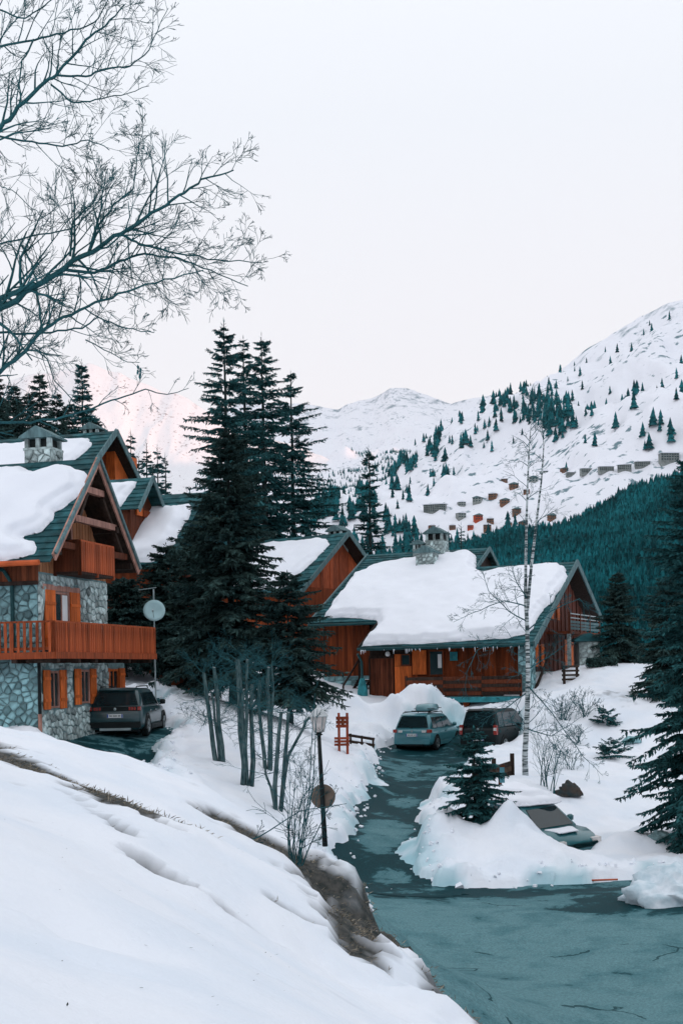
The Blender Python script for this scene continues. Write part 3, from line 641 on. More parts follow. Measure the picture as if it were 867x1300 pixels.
def shutter_window(parent, plane, a0, a1, z0, z1, fm, sh=None, open_=True, curtain=False, sm=None):
    """window with frame, pane and two board shutters; plane(a, z, d) -> local point"""
    def bx(mb, p0, p1, q0, q1, d0, d1):
        mb.hexa([plane(p0, q0, d0), plane(p1, q0, d0), plane(p1, q0, d1), plane(p0, q0, d1), plane(p0, q1, d0), plane(p1, q1, d0), plane(p1, q1, d1), plane(p0, q1, d1)])
    sw = (a1 - a0) * .29; w0, w1 = a0 + sw, a1 - sw
    mb = MB(); bx(mb, w0, w0 + .07, z0, z1, -.02, .05); bx(mb, w1 - .07, w1, z0, z1, -.02, .05); bx(mb, w0 + .07, w1 - .07, z1 - .07, z1, -.02, .05); bx(mb, w0 + .07, w1 - .07, z0, z0 + .06, -.02, .05)
    bx(mb, (w0 + w1) / 2 - .025, (w0 + w1) / 2 + .025, z0 + .06, z1 - .07, -.01, .035)
    w = mb.build('window', fm, parent)
    p = MB(); bx(p, w0 + .06, w1 - .06, z0 + .05, z1 - .06, -.03, .008); p.build('pane', M_glass, w)
    if curtain:
        c = MB(); bx(c, (w0 + w1) / 2 + .03, w1 - .075, z0 + .07, z1 - .08, .009, .016); c.build('curtain', M_curtain, w)
    for side in (0, 1):
        s0, s1 = (a0, w0 - .01) if side == 0 else (w1 + .01, a1)
        m = MB(); n = 3
        for i in range(n):
            b0 = s0 + (s1 - s0) * i / n; b1 = s0 + (s1 - s0) * (i + 1) / n; bx(m, b0 + .004, b1 - .004, z0 - .03, z1 + .03, .045, .085)
        bx(m, s0 + .02, s1 - .02, z0 + (z1 - z0) * .18, z0 + (z1 - z0) * .18 + .09, .085, .11); bx(m, s0 + .02, s1 - .02, z0 + (z1 - z0) * .76, z0 + (z1 - z0) * .76 + .09, .085, .11)
        m.build('shutter', sm or M_orange, parent)
    return w
def railing(parent, name, pts, z0, z1, m, gap=.135, w=.095, seed=0, slat=True):
    """balcony rail through local points (plan): rails, posts and every slat its own piece"""
    r = random.Random(seed); fr = MB()
    for (xa, ya), (xb, yb) in zip(pts[:-1], pts[1:]):
        fr.beam((xa, ya, z1), (xb, yb, z1), .11, .055); fr.beam((xa, ya, z0 + .12), (xb, yb, z0 + .12), .05, .09)
        L = math.hypot(xb - xa, yb - ya); k = max(1, round(L / 1.6))
        for i in range(k + 1): q = (xa + (xb - xa) * i / k, ya + (yb - ya) * i / k); fr.beam((q[0], q[1], z0 - .1), (q[0], q[1], z1), .09, .09, up=(1, 0, 0))
    b = fr.build(name, m, parent)
    for (xa, ya), (xb, yb) in zip(pts[:-1], pts[1:]):
        L = math.hypot(xb - xa, yb - ya); dx, dy = (xb - xa) / L, (yb - ya) / L; n = int(L / gap); me_ = None
        for i in range(n):
            s = (i + .5) * L / n
            if me_ is None:
                s_ = MB(); h = z1 - .03 - (z0 + .02); nx, ny = -dy, dx
                q = [(-dx * w / 2 - nx * .014, -dy * w / 2 - ny * .014), (dx * w / 2 - nx * .014, dy * w / 2 - ny * .014), (dx * w / 2 + nx * .014, dy * w / 2 + ny * .014), (-dx * w / 2 + nx * .014, -dy * w / 2 + ny * .014)]
                s_.hexa([(x, y, 0) for x, y in q] + [(x, y, h) for x, y in q]); me_ = mesh_from('slat', s_.v, s_.f, m)
            o = link('slat', me_, b); o.location = (xa + dx * s - dy * -.045, ya + dy * s + dx * -.045, z0 + .02)
            o.rotation_euler = (r.uniform(-.008, .008), r.uniform(-.012, .012), 0)
    return b

# ================================================================== the stone chalet
th = math.radians(14); Oc = P(52, 938, 38)
chA = empty('stone_chalet', Oc, -th); tag(chA, 'stone chalet with two orange wooden balconies and steep snowy roof beside the parked dark car', 'chalet')
YB = 4.9; XL = -11.0
cut = MB().box(XL, 0, 0, YB, -1.2, 5.05).box(XL, -.25, YB, 6.85, -1.2, 2.45)
wallA = cut.build('wall', M_mortar, chA)
front = lambda a, z, d: (a, -d, z)
side = lambda a, z, d: (d, a, z)
holesA = [(.10, 1.70, .85, 2.1), (2.22, 3.88, .92, 2.12), (.30, 2.75, 2.6, 4.65)]
stone_wall(wallA, front, -2.6, 0, -.6, 2.45, .31, .15, M_stone, [], 3, limit=200)
stone_wall(wallA, front, -2.6, 0, 2.6, 4.68, .34, .17, M_stone, [], 4, limit=100)
stone_wall(wallA, side, 0, YB, -.6, 2.45, .26, .22, M_stone_pale, holesA, 5, limit=140)
stone_wall(wallA, side, 0, YB, 2.6, 5.0, .27, .22, M_stone_pale, holesA, 6, limit=130)
w1 = shutter_window(chA, side, .14, 1.66, .90, 2.04, M_pinkwood)
w2 = shutter_window(chA, side, 2.26, 3.84, .98, 2.07, M_pinkwood)
w3 = shutter_window(chA, lambda a, z, d: (d - .25, a, z), 4.98, 6.72, 1.15, 2.08, M_orange)
w4 = shutter_window(chA, side, .32, 2.72, 2.72, 4.5, M_pinkwood, curtain=True)
MB().box(-.02, .05, .25, 2.8, 4.52, 4.70).build('lintel', M_pinkwood, chA)
# timber band and gable wall
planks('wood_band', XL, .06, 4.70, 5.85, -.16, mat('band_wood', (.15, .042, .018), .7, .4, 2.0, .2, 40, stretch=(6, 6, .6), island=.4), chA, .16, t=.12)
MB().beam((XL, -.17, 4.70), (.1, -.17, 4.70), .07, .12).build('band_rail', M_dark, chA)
zr, ye0, yr, ye1, ze = 8.78, -.62, 2.44, 5.5, 5.52
gtop = lambda a: 5.05 + (zr - .45 - 5.05) * (1 - abs(a - yr) / 2.75)
gm = MB(); k = 34
for i in range(k):
    a, b = YB * i / k, YB * (i + 1) / k; ta, tb = max(5.06, gtop(a)), max(5.06, gtop(b)); j = .014 * (i * 7 % 3)
    gm.hexa([(-.06, a, 5.05), (j, a, 5.05), (j, b - .006, 5.05), (-.06, b - .006, 5.05), (-.06, a, ta), (j, a, ta), (j, b - .006, tb), (-.06, b - .006, tb)])
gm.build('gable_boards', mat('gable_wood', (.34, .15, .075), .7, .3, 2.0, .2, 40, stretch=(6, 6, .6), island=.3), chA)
dr = MB().box(.03, .07, 1.3, 2.1, 5.1, 7.0).build('balcony_door', M_dark, chA)
MB().box(.05, .10, 2.12, 2.24, 5.1, 7.1).box(.05, .10, 1.18, 1.28, 5.1, 7.1).box(.05, .10, 1.18, 2.24, 7.02, 7.12).build('door_frame', M_pinkwood, dr)
# roof: two shingled planes, boards under, barge boards, tie beams
rf = MB(); roof_plane(rf, (XL, ye0 - .3, ze - .3), (.9, ye0 - .3, ze - .3), (.9, yr, zr), (XL, yr, zr), 17); roof_plane(rf, (.9, ye1 + .1, ze - .1), (XL, ye1 + .1, ze - .1), (XL, yr, zr), (.9, yr, zr), 15)
roofA = rf.build('roof', M_shingle, chA)
dk = MB()
dk.hexa([(XL, ye0, ze - .16), (.86, ye0, ze - .16), (.86, yr, zr - .19), (XL, yr, zr - .19), (XL, ye0, ze - .03), (.86, ye0, ze - .03), (.86, yr, zr - .06), (XL, yr, zr - .06)])
dk.hexa([(XL, yr, zr - .19), (.86, yr, zr - .19), (.86, ye1, ze - .16), (XL, ye1, ze - .16), (XL, yr, zr - .06), (.86, yr, zr - .06), (.86, ye1, ze - .03), (XL, ye1, ze - .03)])
dk.build('deck', M_dark, roofA)
for ya, yb in ((ye0 - .12, yr), (ye1 + .06, yr)):
    za = ze - .14
    MB().beam((.93, ya, za), (.93, yb, zr - .06), .05, .27, up=(0, 0, 1)).build('barge_board', M_pinkwood, roofA)
    MB().beam((.99, ya, za + .12), (.99, yb, zr + .05), .07, .10, up=(0, 0, 1)).build('verge_strip', M_greyboard, roofA)
for z_ in (5.75, 6.65, 7.65):
    hw = (zr - .35 - z_) / (zr - ze) * 3.0; MB().box(.62, .80, yr - hw, yr + hw, z_, z_ + .2).build('tie_beam', M_pinkwood if z_ > 6 else M_brown, chA)
for y_ in (yr, yr - 1.6, yr + 1.6, ye0 + .45, ye1 - .4):
    zz = zr - .30 - abs(y_ - yr) * 1.065; MB().box(-.5, .86, y_ - .09, y_ + .09, zz - .2, zz).build('purlin', M_dark, chA)
MB().beam((.7, yr - 1.1, 6.7), (.7, yr, 8.2), .12, .14, up=(1, 0, 0)).beam((.7, yr + 2.2, 5.9), (.7, yr + .7, 7.6), .12, .14, up=(1, 0, 0)).build('brace', M_dark, chA)
# gutter and down-pipes
MB().tube([(XL, ye0 - .42, ze - .30), (.6, ye0 - .42, ze - .30)], .085, 8).build('gutter', mat('copper_gutter', (.50, .10, .03), .5, .2, 3), chA)
MB().tube([(-1.0, ye0 - .40, ze - .36), (-.95, -.32, 5.1), (-.78, -.12, 4.7), (-.78, -.12, 2.5)], .06, 8).build('down_pipe', M_pipe, chA)
MB().tube([(.05, -.10, 2.5), (.05, -.10, .75)], .055, 8).build('down_pipe', M_black, chA)
MB().tube([(.05, -.10, .75), (.05, -.10, -.5)], .065, 8).build('down_pipe', M_pinkwood, chA)
# lower balcony round the corner, upper balcony on the gable
bal = MB().box(XL, .92, -.78, -.06, 2.50, 2.60).box(.06, .92, -.06, 6.9, 2.50, 2.60)
bal.beam((XL, -.80, 2.50), (.94, -.80, 2.50), .06, .2).beam((.94, -.80, 2.50), (.94, 6.9, 2.50), .06, .2)
balA = bal.build('balcony_floor', M_balc, chA)
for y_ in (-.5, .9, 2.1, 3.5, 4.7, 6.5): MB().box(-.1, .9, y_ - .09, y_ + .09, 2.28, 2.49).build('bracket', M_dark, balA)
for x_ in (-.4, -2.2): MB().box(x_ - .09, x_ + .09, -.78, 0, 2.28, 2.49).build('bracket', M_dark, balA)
railing(chA, 'balcony', [(-3.2, -.76), (.88, -.76)], 2.58, 3.5, M_balc, .2, .085, 3)
railing(chA, 'balcony', [(.88, -.76), (.88, 6.88)], 2.58, 3.5, M_balc, .135, .1, 4)
MB().box(.06, .90, 1.05, 3.55, 5.03, 5.12).build('balcony_floor', M_dark, chA)
railing(chA, 'balcony', [(.05, 1.08), (.88, 1.08)], 5.08, 6.05, M_brown, .1, .1, 5)
railing(chA, 'balcony', [(.88, 1.08), (.88, 3.52)], 5.08, 6.05, M_balc, .15, .125, 6)
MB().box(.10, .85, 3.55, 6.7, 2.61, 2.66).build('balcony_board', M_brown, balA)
# chimney behind the ridge
cpt = px_on(chA, 56, 592, (0, yr + .5, 0), (0, 1, 0)); chimney(chA, (cpt.x, yr + .5, cpt.z - .25), .92, .8, .75, 'chimney', 21)
MB().box(cpt.x + .46, cpt.x + .75, yr + .1, yr + .9, cpt.z - .9, cpt.z - .1).build('chimney_flashing', M_dark, chA)
# snow on the near slope (outline in metres from the eave corner at the gable: +a to the gable, b up the slope)
sl = Vector((0, yr - ye0 + .3, zr - ze + .3)).normalized(); SL = math.hypot(yr - ye0 + .3, zr - ze + .3)
put_slab(snow_slab('roof_snow', (.9, ye0 - .3, ze - .3), (1, 0, 0), sl,
    [(-10, -.05), (-4, -.05), (-2.0, .0), (-1.0, .05), (-.62, .35), (-.8, .85), (-1.35, 1.15), (-.75, 1.4), (-.45, 1.85), (-.6, 2.25), (-.25, 2.6), (.0, 3.05), (.12, 3.5), (-.05, 4.1), (-.6, 4.45), (-1.9, 4.3), (-2.5, 4.6), (-4, 4.65), (-10, 4.65)], .42, '', 1, .09, edge=.35), chA,
    'thick snow blanket on the steep roof above the two orange balconies')

# ================================================================== the hamlet's chalet behind it
thB = math.radians(16); OB = P(150, 705, 58); OB.z = .9
chB = empty('timber_chalet', OB, -thB); tag(chB, 'timber chalet with steep gable and snowy lower roof rising behind the stone chalet', 'chalet')
ap = px_on(chB, 148, 547, (0, 3.2, 0), (0, 1, 0))      # ridge apex
def gable_house(h, xl, xr, y0, y1, zeave, zr_, over, wallm, gable_m, boards=M_greyboard, rows=14, oy=.7, trim=True):
    ym = (y0 + y1) / 2; sl_ = (zr_ - zeave) / (ym - y0 + oy)
    MB().box(xl, xr, y0, y1, -1.5, zeave + sl_ * oy - .15).build('wall', wallm, h)
    g = MB(); k = 26; zb = zeave + sl_ * oy - .15
    for i in range(k):
        a = y0 + (y1 - y0) * i / k; b = y0 + (y1 - y0) * (i + 1) / k; t = lambda q: max(zb + .01, zr_ - .35 - abs(q - ym) * sl_); j = .012 * (i * 5 % 3)
        g.hexa([(xr - .08, a, zb), (xr + j, a, zb), (xr + j, b - .006, zb), (xr - .08, b - .006, zb), (xr - .08, a, t(a)), (xr + j, a, t(a)), (xr + j, b - .006, t(b)), (xr - .08, b - .006, t(b))])
    g.build('gable_boards', gable_m, h)
    m = MB(); roof_plane(m, (xl - .3, y0 - oy, zeave), (xr + over, y0 - oy, zeave), (xr + over, ym, zr_), (xl - .3, ym, zr_), rows); roof_plane(m, (xr + over, y1 + oy, zeave), (xl - .3, y1 + oy, zeave), (xl - .3, ym, zr_), (xr + over, ym, zr_), rows)
    rr = m.build('roof', M_shingle, h)
    d = MB()
    for ya in (y0 - oy, y1 + oy):
        d.hexa([(xl - .2, ya, zeave - .15), (xr + over - .04, ya, zeave - .15), (xr + over - .04, ym, zr_ - .18), (xl - .2, ym, zr_ - .18), (xl - .2, ya, zeave - .03), (xr + over - .04, ya, zeave - .03), (xr + over - .04, ym, zr_ - .06), (xl - .2, ym, zr_ - .06)])
    d.build('deck', M_dark, rr)
    for ya in (y0 - oy, y1 + oy):
        MB().beam((xr + over + .03, ya, zeave - .08), (xr + over + .03, ym, zr_ - .02), .06, .3, up=(0, 0, 1)).build('barge_board', boards, rr)
    return rr, sl_
zrB = ap.z; xrB = ap.x - 1.0
rB, slB = gable_house(chB, xrB - 9, xrB, .4, 6.0, zrB - 2.75, zrB, 1.0, M_mortar, M_clad, rows=13)
# bay with brown window and balcony front under the gable
q0 = px_on(chB, 136, 607, (xrB, 0, 0), (1, 0, 0)); q1 = px_on(chB, 166, 585, (xrB, 0, 0), (1, 0, 0))
bay = MB().box(xrB, xrB + .5, q0.y - .1, q0.y + 1.4, q0.z - .2, q1.z).build('balcony_panel', M_orange, chB)
wdw = MB().box(xrB + .02, xrB + .3, q0.y + 1.5, q0.y + 2.9, q0.z - .2, q1.z + .1).build('window', M_orange, chB); MB().box(xrB + .25, xrB + .33, q0.y + 1.65, q0.y + 2.5, q0.z, q1.z - .1).build('pane', M_glass, wdw)
MB().box(xrB + .02, xrB + .06, q0.y - .1, q0.y + 1.6, q1.z + .02, q1.z + .75).build('plaster_panel', M_mortar_pale, chB)
sv = Vector((0, 1, slB)).normalized()
put_slab(snow_slab('roof_snow', (xrB + 1.0, -.3, zrB - 2.75), (1, 0, 0), sv, [(-9, .3), (-1.6, .3), (-1.3, 1.2), (-.9, 2.3), (-.7, 3.2), (-1.1, 3.7), (-3.2, 3.75), (-9, 3.7)], .35, '', 2, .12), chB, 'snow blanket on the high gable roof behind the stone chalet')
c2 = px_on(chB, 116, 552, (0, 3.6, 0), (0, 1, 0)); chimney(chB, (c2.x, 3.9, zrB - .35), .8, .7, .35, 'chimney', 31, roof=.25)
# lower wing: roof facing the camera with a small gabled dormer
e0 = px_on(chB, 172, 717, (0, -2.2, 0), (0, 1, 0)); xw0 = xrB - 2.0; xw1 = px_on(chB, 246, 690, (0, 0, 0), (0, 1, 0)).x - .2; zw = e0.z
top_w = px_on(chB, 200, 646, (0, 1.4, 0), (0, 1, 0)).z
MB().box(xw0, xw1 - .4, -1.6, 3.0, -4, zw - .1).build('wing_wall', M_clad, chB)
m = MB(); roof_plane(m, (xw0, -2.2, zw), (xw1, -2.2, zw), (xw1, 2.2, top_w + .75), (xw0, 2.2, top_w + .75), 14); roof_plane(m, (xw1, 6.4, zw), (xw0, 6.4, zw), (xw0, 2.2, top_w + .75), (xw1, 2.2, top_w + .75), 12)
rw = m.build('wing_roof', M_shingle, chB); sw_ = (top_w + .75 - zw) / 4.4
svw = Vector((0, 1, sw_)).normalized()
put_slab(snow_slab('roof_snow', (xw0, -2.2, zw), (1, 0, 0), svw, [(.4, .15), (xw1 - xw0 - .7, .1), (xw1 - xw0 - .25, 1.0), (xw1 - xw0 - .35, 4.4), (.4, 4.7)], .5, '', 3, .12), chB, 'deep layered snow on the lower wing roof below the dormer')
da = px_on(chB, 194, 606, (0, -.6, 0), (0, 1, 0)); dx = da.x - .55; dz = da.z
dm = MB(); hwD = 1.55
dm.box(dx - 2.6, dx, -.6 - hwD + .35, -.6 + hwD - .35, zw + .4, dz - 1.25)
dorm = dm.build('dormer', M_brown, chB)
g = MB().prism([(dx + .02, -.6 - hwD + .35, dz - 1.35), (dx + .02, -.6 + hwD - .35, dz - 1.35), (dx + .02, -.6, dz - .2)], (-.1, 0, 0)); g.build('gable_boards', M_brown, dorm)
MB().box(dx + .03, dx + .10, -1.35, -.75, dz - 1.75, dz - .75).build('shutter', M_orange, dorm)
MB().box(dx + .03, dx + .08, -.6, .35, dz - 1.75, dz - 1.45).build('dormer_rail', M_clad, dorm)
m = MB(); roof_plane(m, (dx - 2.6, -.6 - hwD, dz - 1.62), (dx + .55, -.6 - hwD, dz - 1.62), (dx + .55, -.6, dz), (dx - 2.6, -.6, dz), 8); roof_plane(m, (dx + .55, -.6 + hwD, dz - 1.62), (dx - 2.6, -.6 + hwD, dz - 1.62), (dx - 2.6, -.6, dz), (dx + .55, -.6, dz), 8)
dr_ = m.build('dormer_roof', M_shingle, dorm)
for s_ in (-1, 1): MB().beam((dx + .58, -.6 + s_ * hwD, dz - 1.66), (dx + .58, -.6, dz - .02), .05, .24).build('barge_board', M_greyboard, dorm)
put_slab(snow_slab('roof_snow', (dx + .55, -.6 - hwD, dz - 1.62), (1, 0, 0), Vector((0, hwD, 1.62)), [(-3.0, .3), (-1.0, .3), (-.85, .9), (-.5, 1.5), (-.6, 2.0), (-3.0, 2.05)], .3, '', 4, .08), chB, 'small snow patch on the dormer roof of the timber chalet')

# ================================================================== the gabled chalet between the firs
thC = math.radians(34); OC = P(440, 780, 76); OC.z = -.6
chC = empty('timber_chalet', OC, -thC); tag(chC, 'timber chalet with orange boarded gable half hidden behind the dark firs', 'chalet')
xC = -.9; apC = px_on(chC, 443, 676, (0, 3.0, 0), (0, 1, 0)); xC = apC.x - .8; zC = apC.z
rC, slC = gable_house(chC, xC - 12, xC, -1.6, 7.6, zC - 3.9, zC, .8, M_clad, M_balc, rows=14, oy=.7)
svC = Vector((0, 1, slC)).normalized(); LC = math.hypot(5.3, 3.9)
put_slab(snow_slab('roof_snow', (xC + .8, -2.3, zC - 3.9), (1, 0, 0), svC, [(-11, .3), (-1.7, .25), (-1.25, .9), (-1.45, 1.5), (-1.2, 2.4), (-.8, 3.6), (-.7, 5.2), (-1.1, LC - .75), (-11, LC - .6)], .42, '', 5, .14), chC, 'smooth snow blanket on the roof behind the dark spruce')
c3 = px_on(chC, 428, 674, (0, 3.6, 0), (0, 1, 0)); chimney(chC, (c3.x, 3.7, zC - .3), 1.0, .8, .15, 'chimney', 41, roof=.35)

# ================================================================== the long chalet in the middle
thM = math.radians(24); OM = P(470, 886, 66)
chM = empty('long_chalet', OM, -thM); tag(chM, 'long brown chalet under thick roof snow with stone chimneys, behind the parked cars', 'chalet')
SLP = .50; ZE = 2.62
rz_ = lambda y: ZE + SLP * (y + 1.0)
XLm, XRm, YL, YU = -4.35, 9.1, 8.2, 10.6        # verge left, verge right, low ridge, high ridge
# walls
MB().box(.0, 8.3, .04, 12, -1.6, rz_(.0) - .25).build('wall', M_dark, chM)
MB().box(-4.0, -.02, 3.0, 14, -1.2, rz_(3.0) - .3).build('wall', M_dark, chM)
planks('cladding', 2.34, 8.28, .15, rz_(0) - .3, .03, M_clad, chM, .15)
planks('cladding', -3.9, -1.2, 1.15, rz_(2.9) - .35, 2.93, M_clad, chM, .17)
planks('cladding', -3.98, -3.9, 0, 4, 2.9, M_dark, chM, .1)
stb = MB().box(-3.95, -1.15, 2.85, 3.02, -.6, 1.15).build('stone_base', M_mortar, chM); stone_wall(stb, lambda a, z, d: (a, 2.85 - d, z), -3.95, -1.15, .2, 1.12, .4, .28, M_stone, [], 51, limit=40)
# big plank door, orange door, windows
dd = MB()
for i in range(9): dd.box(.06 + i * .142, .06 + (i + 1) * .142 - .008, -.05 - .006 * (i % 2), .03, -.05, 2.05)
dd.build('garage_door', M_brown, chM); MB().box(.0, 1.40, -.08, .03, 2.06, 2.2).box(-.02, .05, -.08, .03, -.2, 2.06).build('door_frame', M_dark, chM)
od = MB()
for i in range(6): od.box(1.42 + i * .155, 1.42 + (i + 1) * .155 - .008, -.05 - .006 * (i % 2), .03, -.1, 1.62)
od.box(1.42, 1.75, -.05, .03, 1.64, 2.25); od.build('door', M_orange, chM)
hw = MB().box(1.78, 2.3, -.05, .03, 1.64, 2.25).build('window', M_brown, chM); MB().box(1.84, 2.24, -.06, -.04, 1.7, 2.19).build('pane', M_glass, hw)
so = MB()
for i in range(4): so.box(2.42 + i * .19, 2.42 + (i + 1) * .19 - .008, -.10, -.05, 1.18, 2.42)
so.build('shutter', M_orange, chM)
hw = MB().box(3.3, 4.12, -.05, .03, 1.1, 2.42).build('window', M_clad, chM); MB().box(3.38, 4.04, -.06, -.04, 1.16, 2.34).build('pane', M_glass, hw); MB().box(3.8, 4.0, -.07, -.055, 1.5, 2.2).build('curtain', M_curtain, hw)
MB().box(4.45, 4.85, -.07, -.02, 1.85, 2.3).build('plaque', M_teal, chM)
MB().lathe([(.02, 0), (.11, .03), (.13, .12), (.10, .22), (.03, .26)], (1.1, -.18, 2.15), 10).build('wall_lamp', M_curtain, chM)
# board-fronted gallery above the undercroft
MB().box(2.5, 8.5, -1.25, .02, -.18, .05).build('gallery_floor', M_greyboard, chM)
MB().beam((2.4, -1.3, -.10), (8.6, -1.3, -.10), .1, .26).build('gallery_beam', M_teal, chM)
for i in range(5):
    for k in range(3): MB().box(2.5 + k * 2.0, 4.49 + k * 2.0, -1.32 - .008 * ((i + k) % 2), -1.27, .12 + i * .19, .29 + i * .19).build('rail_board', M_brown if (i + k) % 2 else M_dark, chM)
for x_ in (2.5, 4.5, 6.5, 8.45): MB().box(x_ - .06, x_ + .06, -1.27, -1.15, -.1, 1.12).build('rail_post', M_brown, chM)
for x_ in (3.2, 5.6, 8.1): MB().box(x_ - .14, x_ + .14, -1.1, -.8, -2.2, -.2).build('pier', M_clad, chM)
MB().box(2.45, 8.3, .0, .3, -2.2, -.18).build('undercroft_wall', M_dark, chM)
MB().box(2.6, 3.6, -.06, .0, -1.6, -.35).build('undercroft_door', M_clad, chM)
# corner of stone, gable end
corner = MB().box(8.1, 8.75, -.35, .35, -2.2, 2.55).build('stone_pier', M_mortar, chM)
stone_wall(corner, lambda a, z, d: (a, -.35 - d, z), 8.1, 8.75, -1.6, 2.5, .3, .24, M_stone, [], 61, limit=60)
stone_wall(corner, lambda a, z, d: (8.75 + d, a, z), -.35, .35, -1.6, 2.5, .3, .24, M_stone, [], 62, limit=60)
base = MB().box(8.0, 8.42, .4, 13.5, -2.5, 1.2).build('stone_base', M_mortar_pale, chM)
stone_wall(base, lambda a, z, d: (8.42 + d, a, z), .4, 13.5, -1.5, 1.2, .42, .3, M_stone_pale, [(1.6, 2.8, .0, 1.2)], 63, limit=200)
ge = MB()
for i in range(60):
    a = .2 + 13.4 * i / 60; b = a + 13.4 / 60; t = lambda q: (rz_(q) if q < YL else rz_(YL) - SLP * 1.0 * (q - YL)) - .4; j = .015 * (i * 3 % 4)
    ge.hexa([(8.1, a, 1.15), (8.3 + j, a, 1.15), (8.3 + j, b - .01, 1.15), (8.1, b - .01, 1.15), (8.1, a, max(1.3, t(a))), (8.3 + j, a, max(1.3, t(a))), (8.3 + j, b - .01, max(1.3, t(b))), (8.1, b - .01, max(1.3, t(b)))])
ge.build('gable_boards', mat('gable_dark_red', (.11, .034, .022), .7, .4, 2.0, .2, 40, stretch=(6, 6, .6), island=.4), chM)
gs = lambda a, z, d: (8.3 + d, a, z)
shutter_window(chM, gs, 2.0, 3.6, 1.5, 2.6, M_clad); shutter_window(chM, gs, 5.2, 7.0, 4.0, 5.3, M_clad); shutter_window(chM, gs, 8.0, 10.0, 1.4, 2.9, M_clad); shutter_window(chM, gs, 1.5, 2.9, -.0, 1.1, M_clad)
bq = MB().box(8.32, 9.6, 4.2, 11.2, 3.15, 3.3).build('gable_balcony_floor', M_brown, chM)
bf = MB()
for z_ in (3.45, 3.62, 3.79): bf.beam((9.6, 4.2, z_), (9.6, 11.2, z_), .05, .13)
bf.build('balcony_boards', M_greyboard, chM)
for z_ in (4.0, 4.22): MB().beam((9.6, 4.2, z_), (9.6, 11.2, z_), .05, .06).build('balcony_rail', M_metal, chM)
for y_ in (4.2, 6.5, 8.8, 11.2): MB().box(9.55, 9.65, y_ - .05, y_ + .05, 3.2, 4.3).build('balcony_post', M_brown, chM)
for y_ in (4.4, 7.6, 11.0): MB().box(9.42, 9.6, y_ - .1, y_ + .1, -.6, 3.15).build('post', M_stone_pale, chM)
MB().beam((8.9, -.4, .2), (9.0, 3.8, 3.0), .1, .12).build('brace', M_dark, chM)
# roof planes
m = MB(); roof_plane(m, (-.12, -1.0, ZE), (XRm, -1.0, ZE), (XRm, YL, rz_(YL)), (-.12, YL, rz_(YL)), 26)
roof_plane(m, (XLm, 1.9, rz_(1.9)), (-.12, 1.9, rz_(1.9)), (-.12, YL, rz_(YL)), (XLm, YL, rz_(YL)), 18)
XD = 3.35
roof_plane(m, (XLm, YL, rz_(YL) + .02), (XD, YL, rz_(YL) + .02), (XD, YU, rz_(YU) + .1), (XLm, YU, rz_(YU) + .1), 8)
roof_plane(m, (XD, YU + 6.5, rz_(YU) - 2.9), (XLm, YU + 6.5, rz_(YU) - 2.9), (XLm, YU, rz_(YU) + .1), (XD, YU, rz_(YU) + .1), 16)
roof_plane(m, (XRm, YL + 6, rz_(YL) - 3), (XD, YL + 6, rz_(YL) - 3), (XD, YL, rz_(YL)), (XRm, YL, rz_(YL)), 16)
roofM = m.build('roof', M_shingle, chM)
d = MB()
d.hexa([(-.1, -1, ZE - .16), (XRm - .05, -1, ZE - .16), (XRm - .05, YL, rz_(YL) - .18), (-.1, YL, rz_(YL) - .18), (-.1, -1, ZE - .02), (XRm - .05, -1, ZE - .02), (XRm - .05, YL, rz_(YL) - .05), (-.1, YL, rz_(YL) - .05)])
d.hexa([(XLm + .05, 1.9, rz_(1.9) - .16), (-.12, 1.9, rz_(1.9) - .16), (-.12, YU, rz_(YU) - .18), (XLm + .05, YU, rz_(YU) - .18), (XLm + .05, 1.9, rz_(1.9) - .02), (-.12, 1.9, rz_(1.9) - .02), (-.12, YU, rz_(YU) - .05), (XLm + .05, YU, rz_(YU) - .05)])
d.hexa([(XD, YL, rz_(YL) - .18), (XRm - .05, YL, rz_(YL) - .18), (XRm - .05, YL + 6, rz_(YL) - 3.18), (XD, YL + 6, rz_(YL) - 3.18), (XD, YL, rz_(YL) - .05), (XRm - .05, YL, rz_(YL) - .05), (XRm - .05, YL + 6, rz_(YL) - 3.05), (XD, YL + 6, rz_(YL) - 3.05)])
d.build('deck', M_dark, roofM)
for (ya, za), (yb, zb) in (((-1.05, ZE - .08), (YL, rz_(YL) - .03)), ((YL + 6, rz_(YL) - 3.08), (YL, rz_(YL) - .03))):
    MB().beam((XRm + .04, ya, za), (XRm + .04, yb, zb), .07, .36).build('barge_board', M_greyboard, roofM)
MB().beam((XLm - .04, 1.85, rz_(1.9) - .08), (XLm - .04, YU, rz_(YU) + .03), .07, .34).build('barge_board', M_greyboard, roofM)
MB().beam((-.15, -1.05, ZE - .06), (-.15, 1.9, rz_(1.9) - .06), .06, .3).build('barge_board', M_dark, roofM)
MB().tube([(-.2, -1.1, ZE - .08), (XRm, -1.1, ZE - .08)], .09, 8).build('gutter', M_pipe, chM)
MB().tube([(XLm, 1.8, rz_(1.9) - .1), (-.2, 1.8, rz_(1.9) - .1)], .08, 8).build('gutter', M_pipe, chM)
# gable triangle of the higher roof
tri = MB().prism([(XD - .35, YL + .1, rz_(YL) - .1), (XD - .35, YU + 2.6, rz_(YL) - .1), (XD - .35, YU, rz_(YU) - .05)], (-.2, 0, 0)).build('gable_boards', M_dark, chM)
for yb in (YL - .1, YU + 2.5): MB().beam((XD + .03, yb, rz_(YL) - (.0 if yb < YU else .12)), (XD + .03, YU, rz_(YU) + .05), .07, .26).build('barge_board', M_greyboard, roofM)
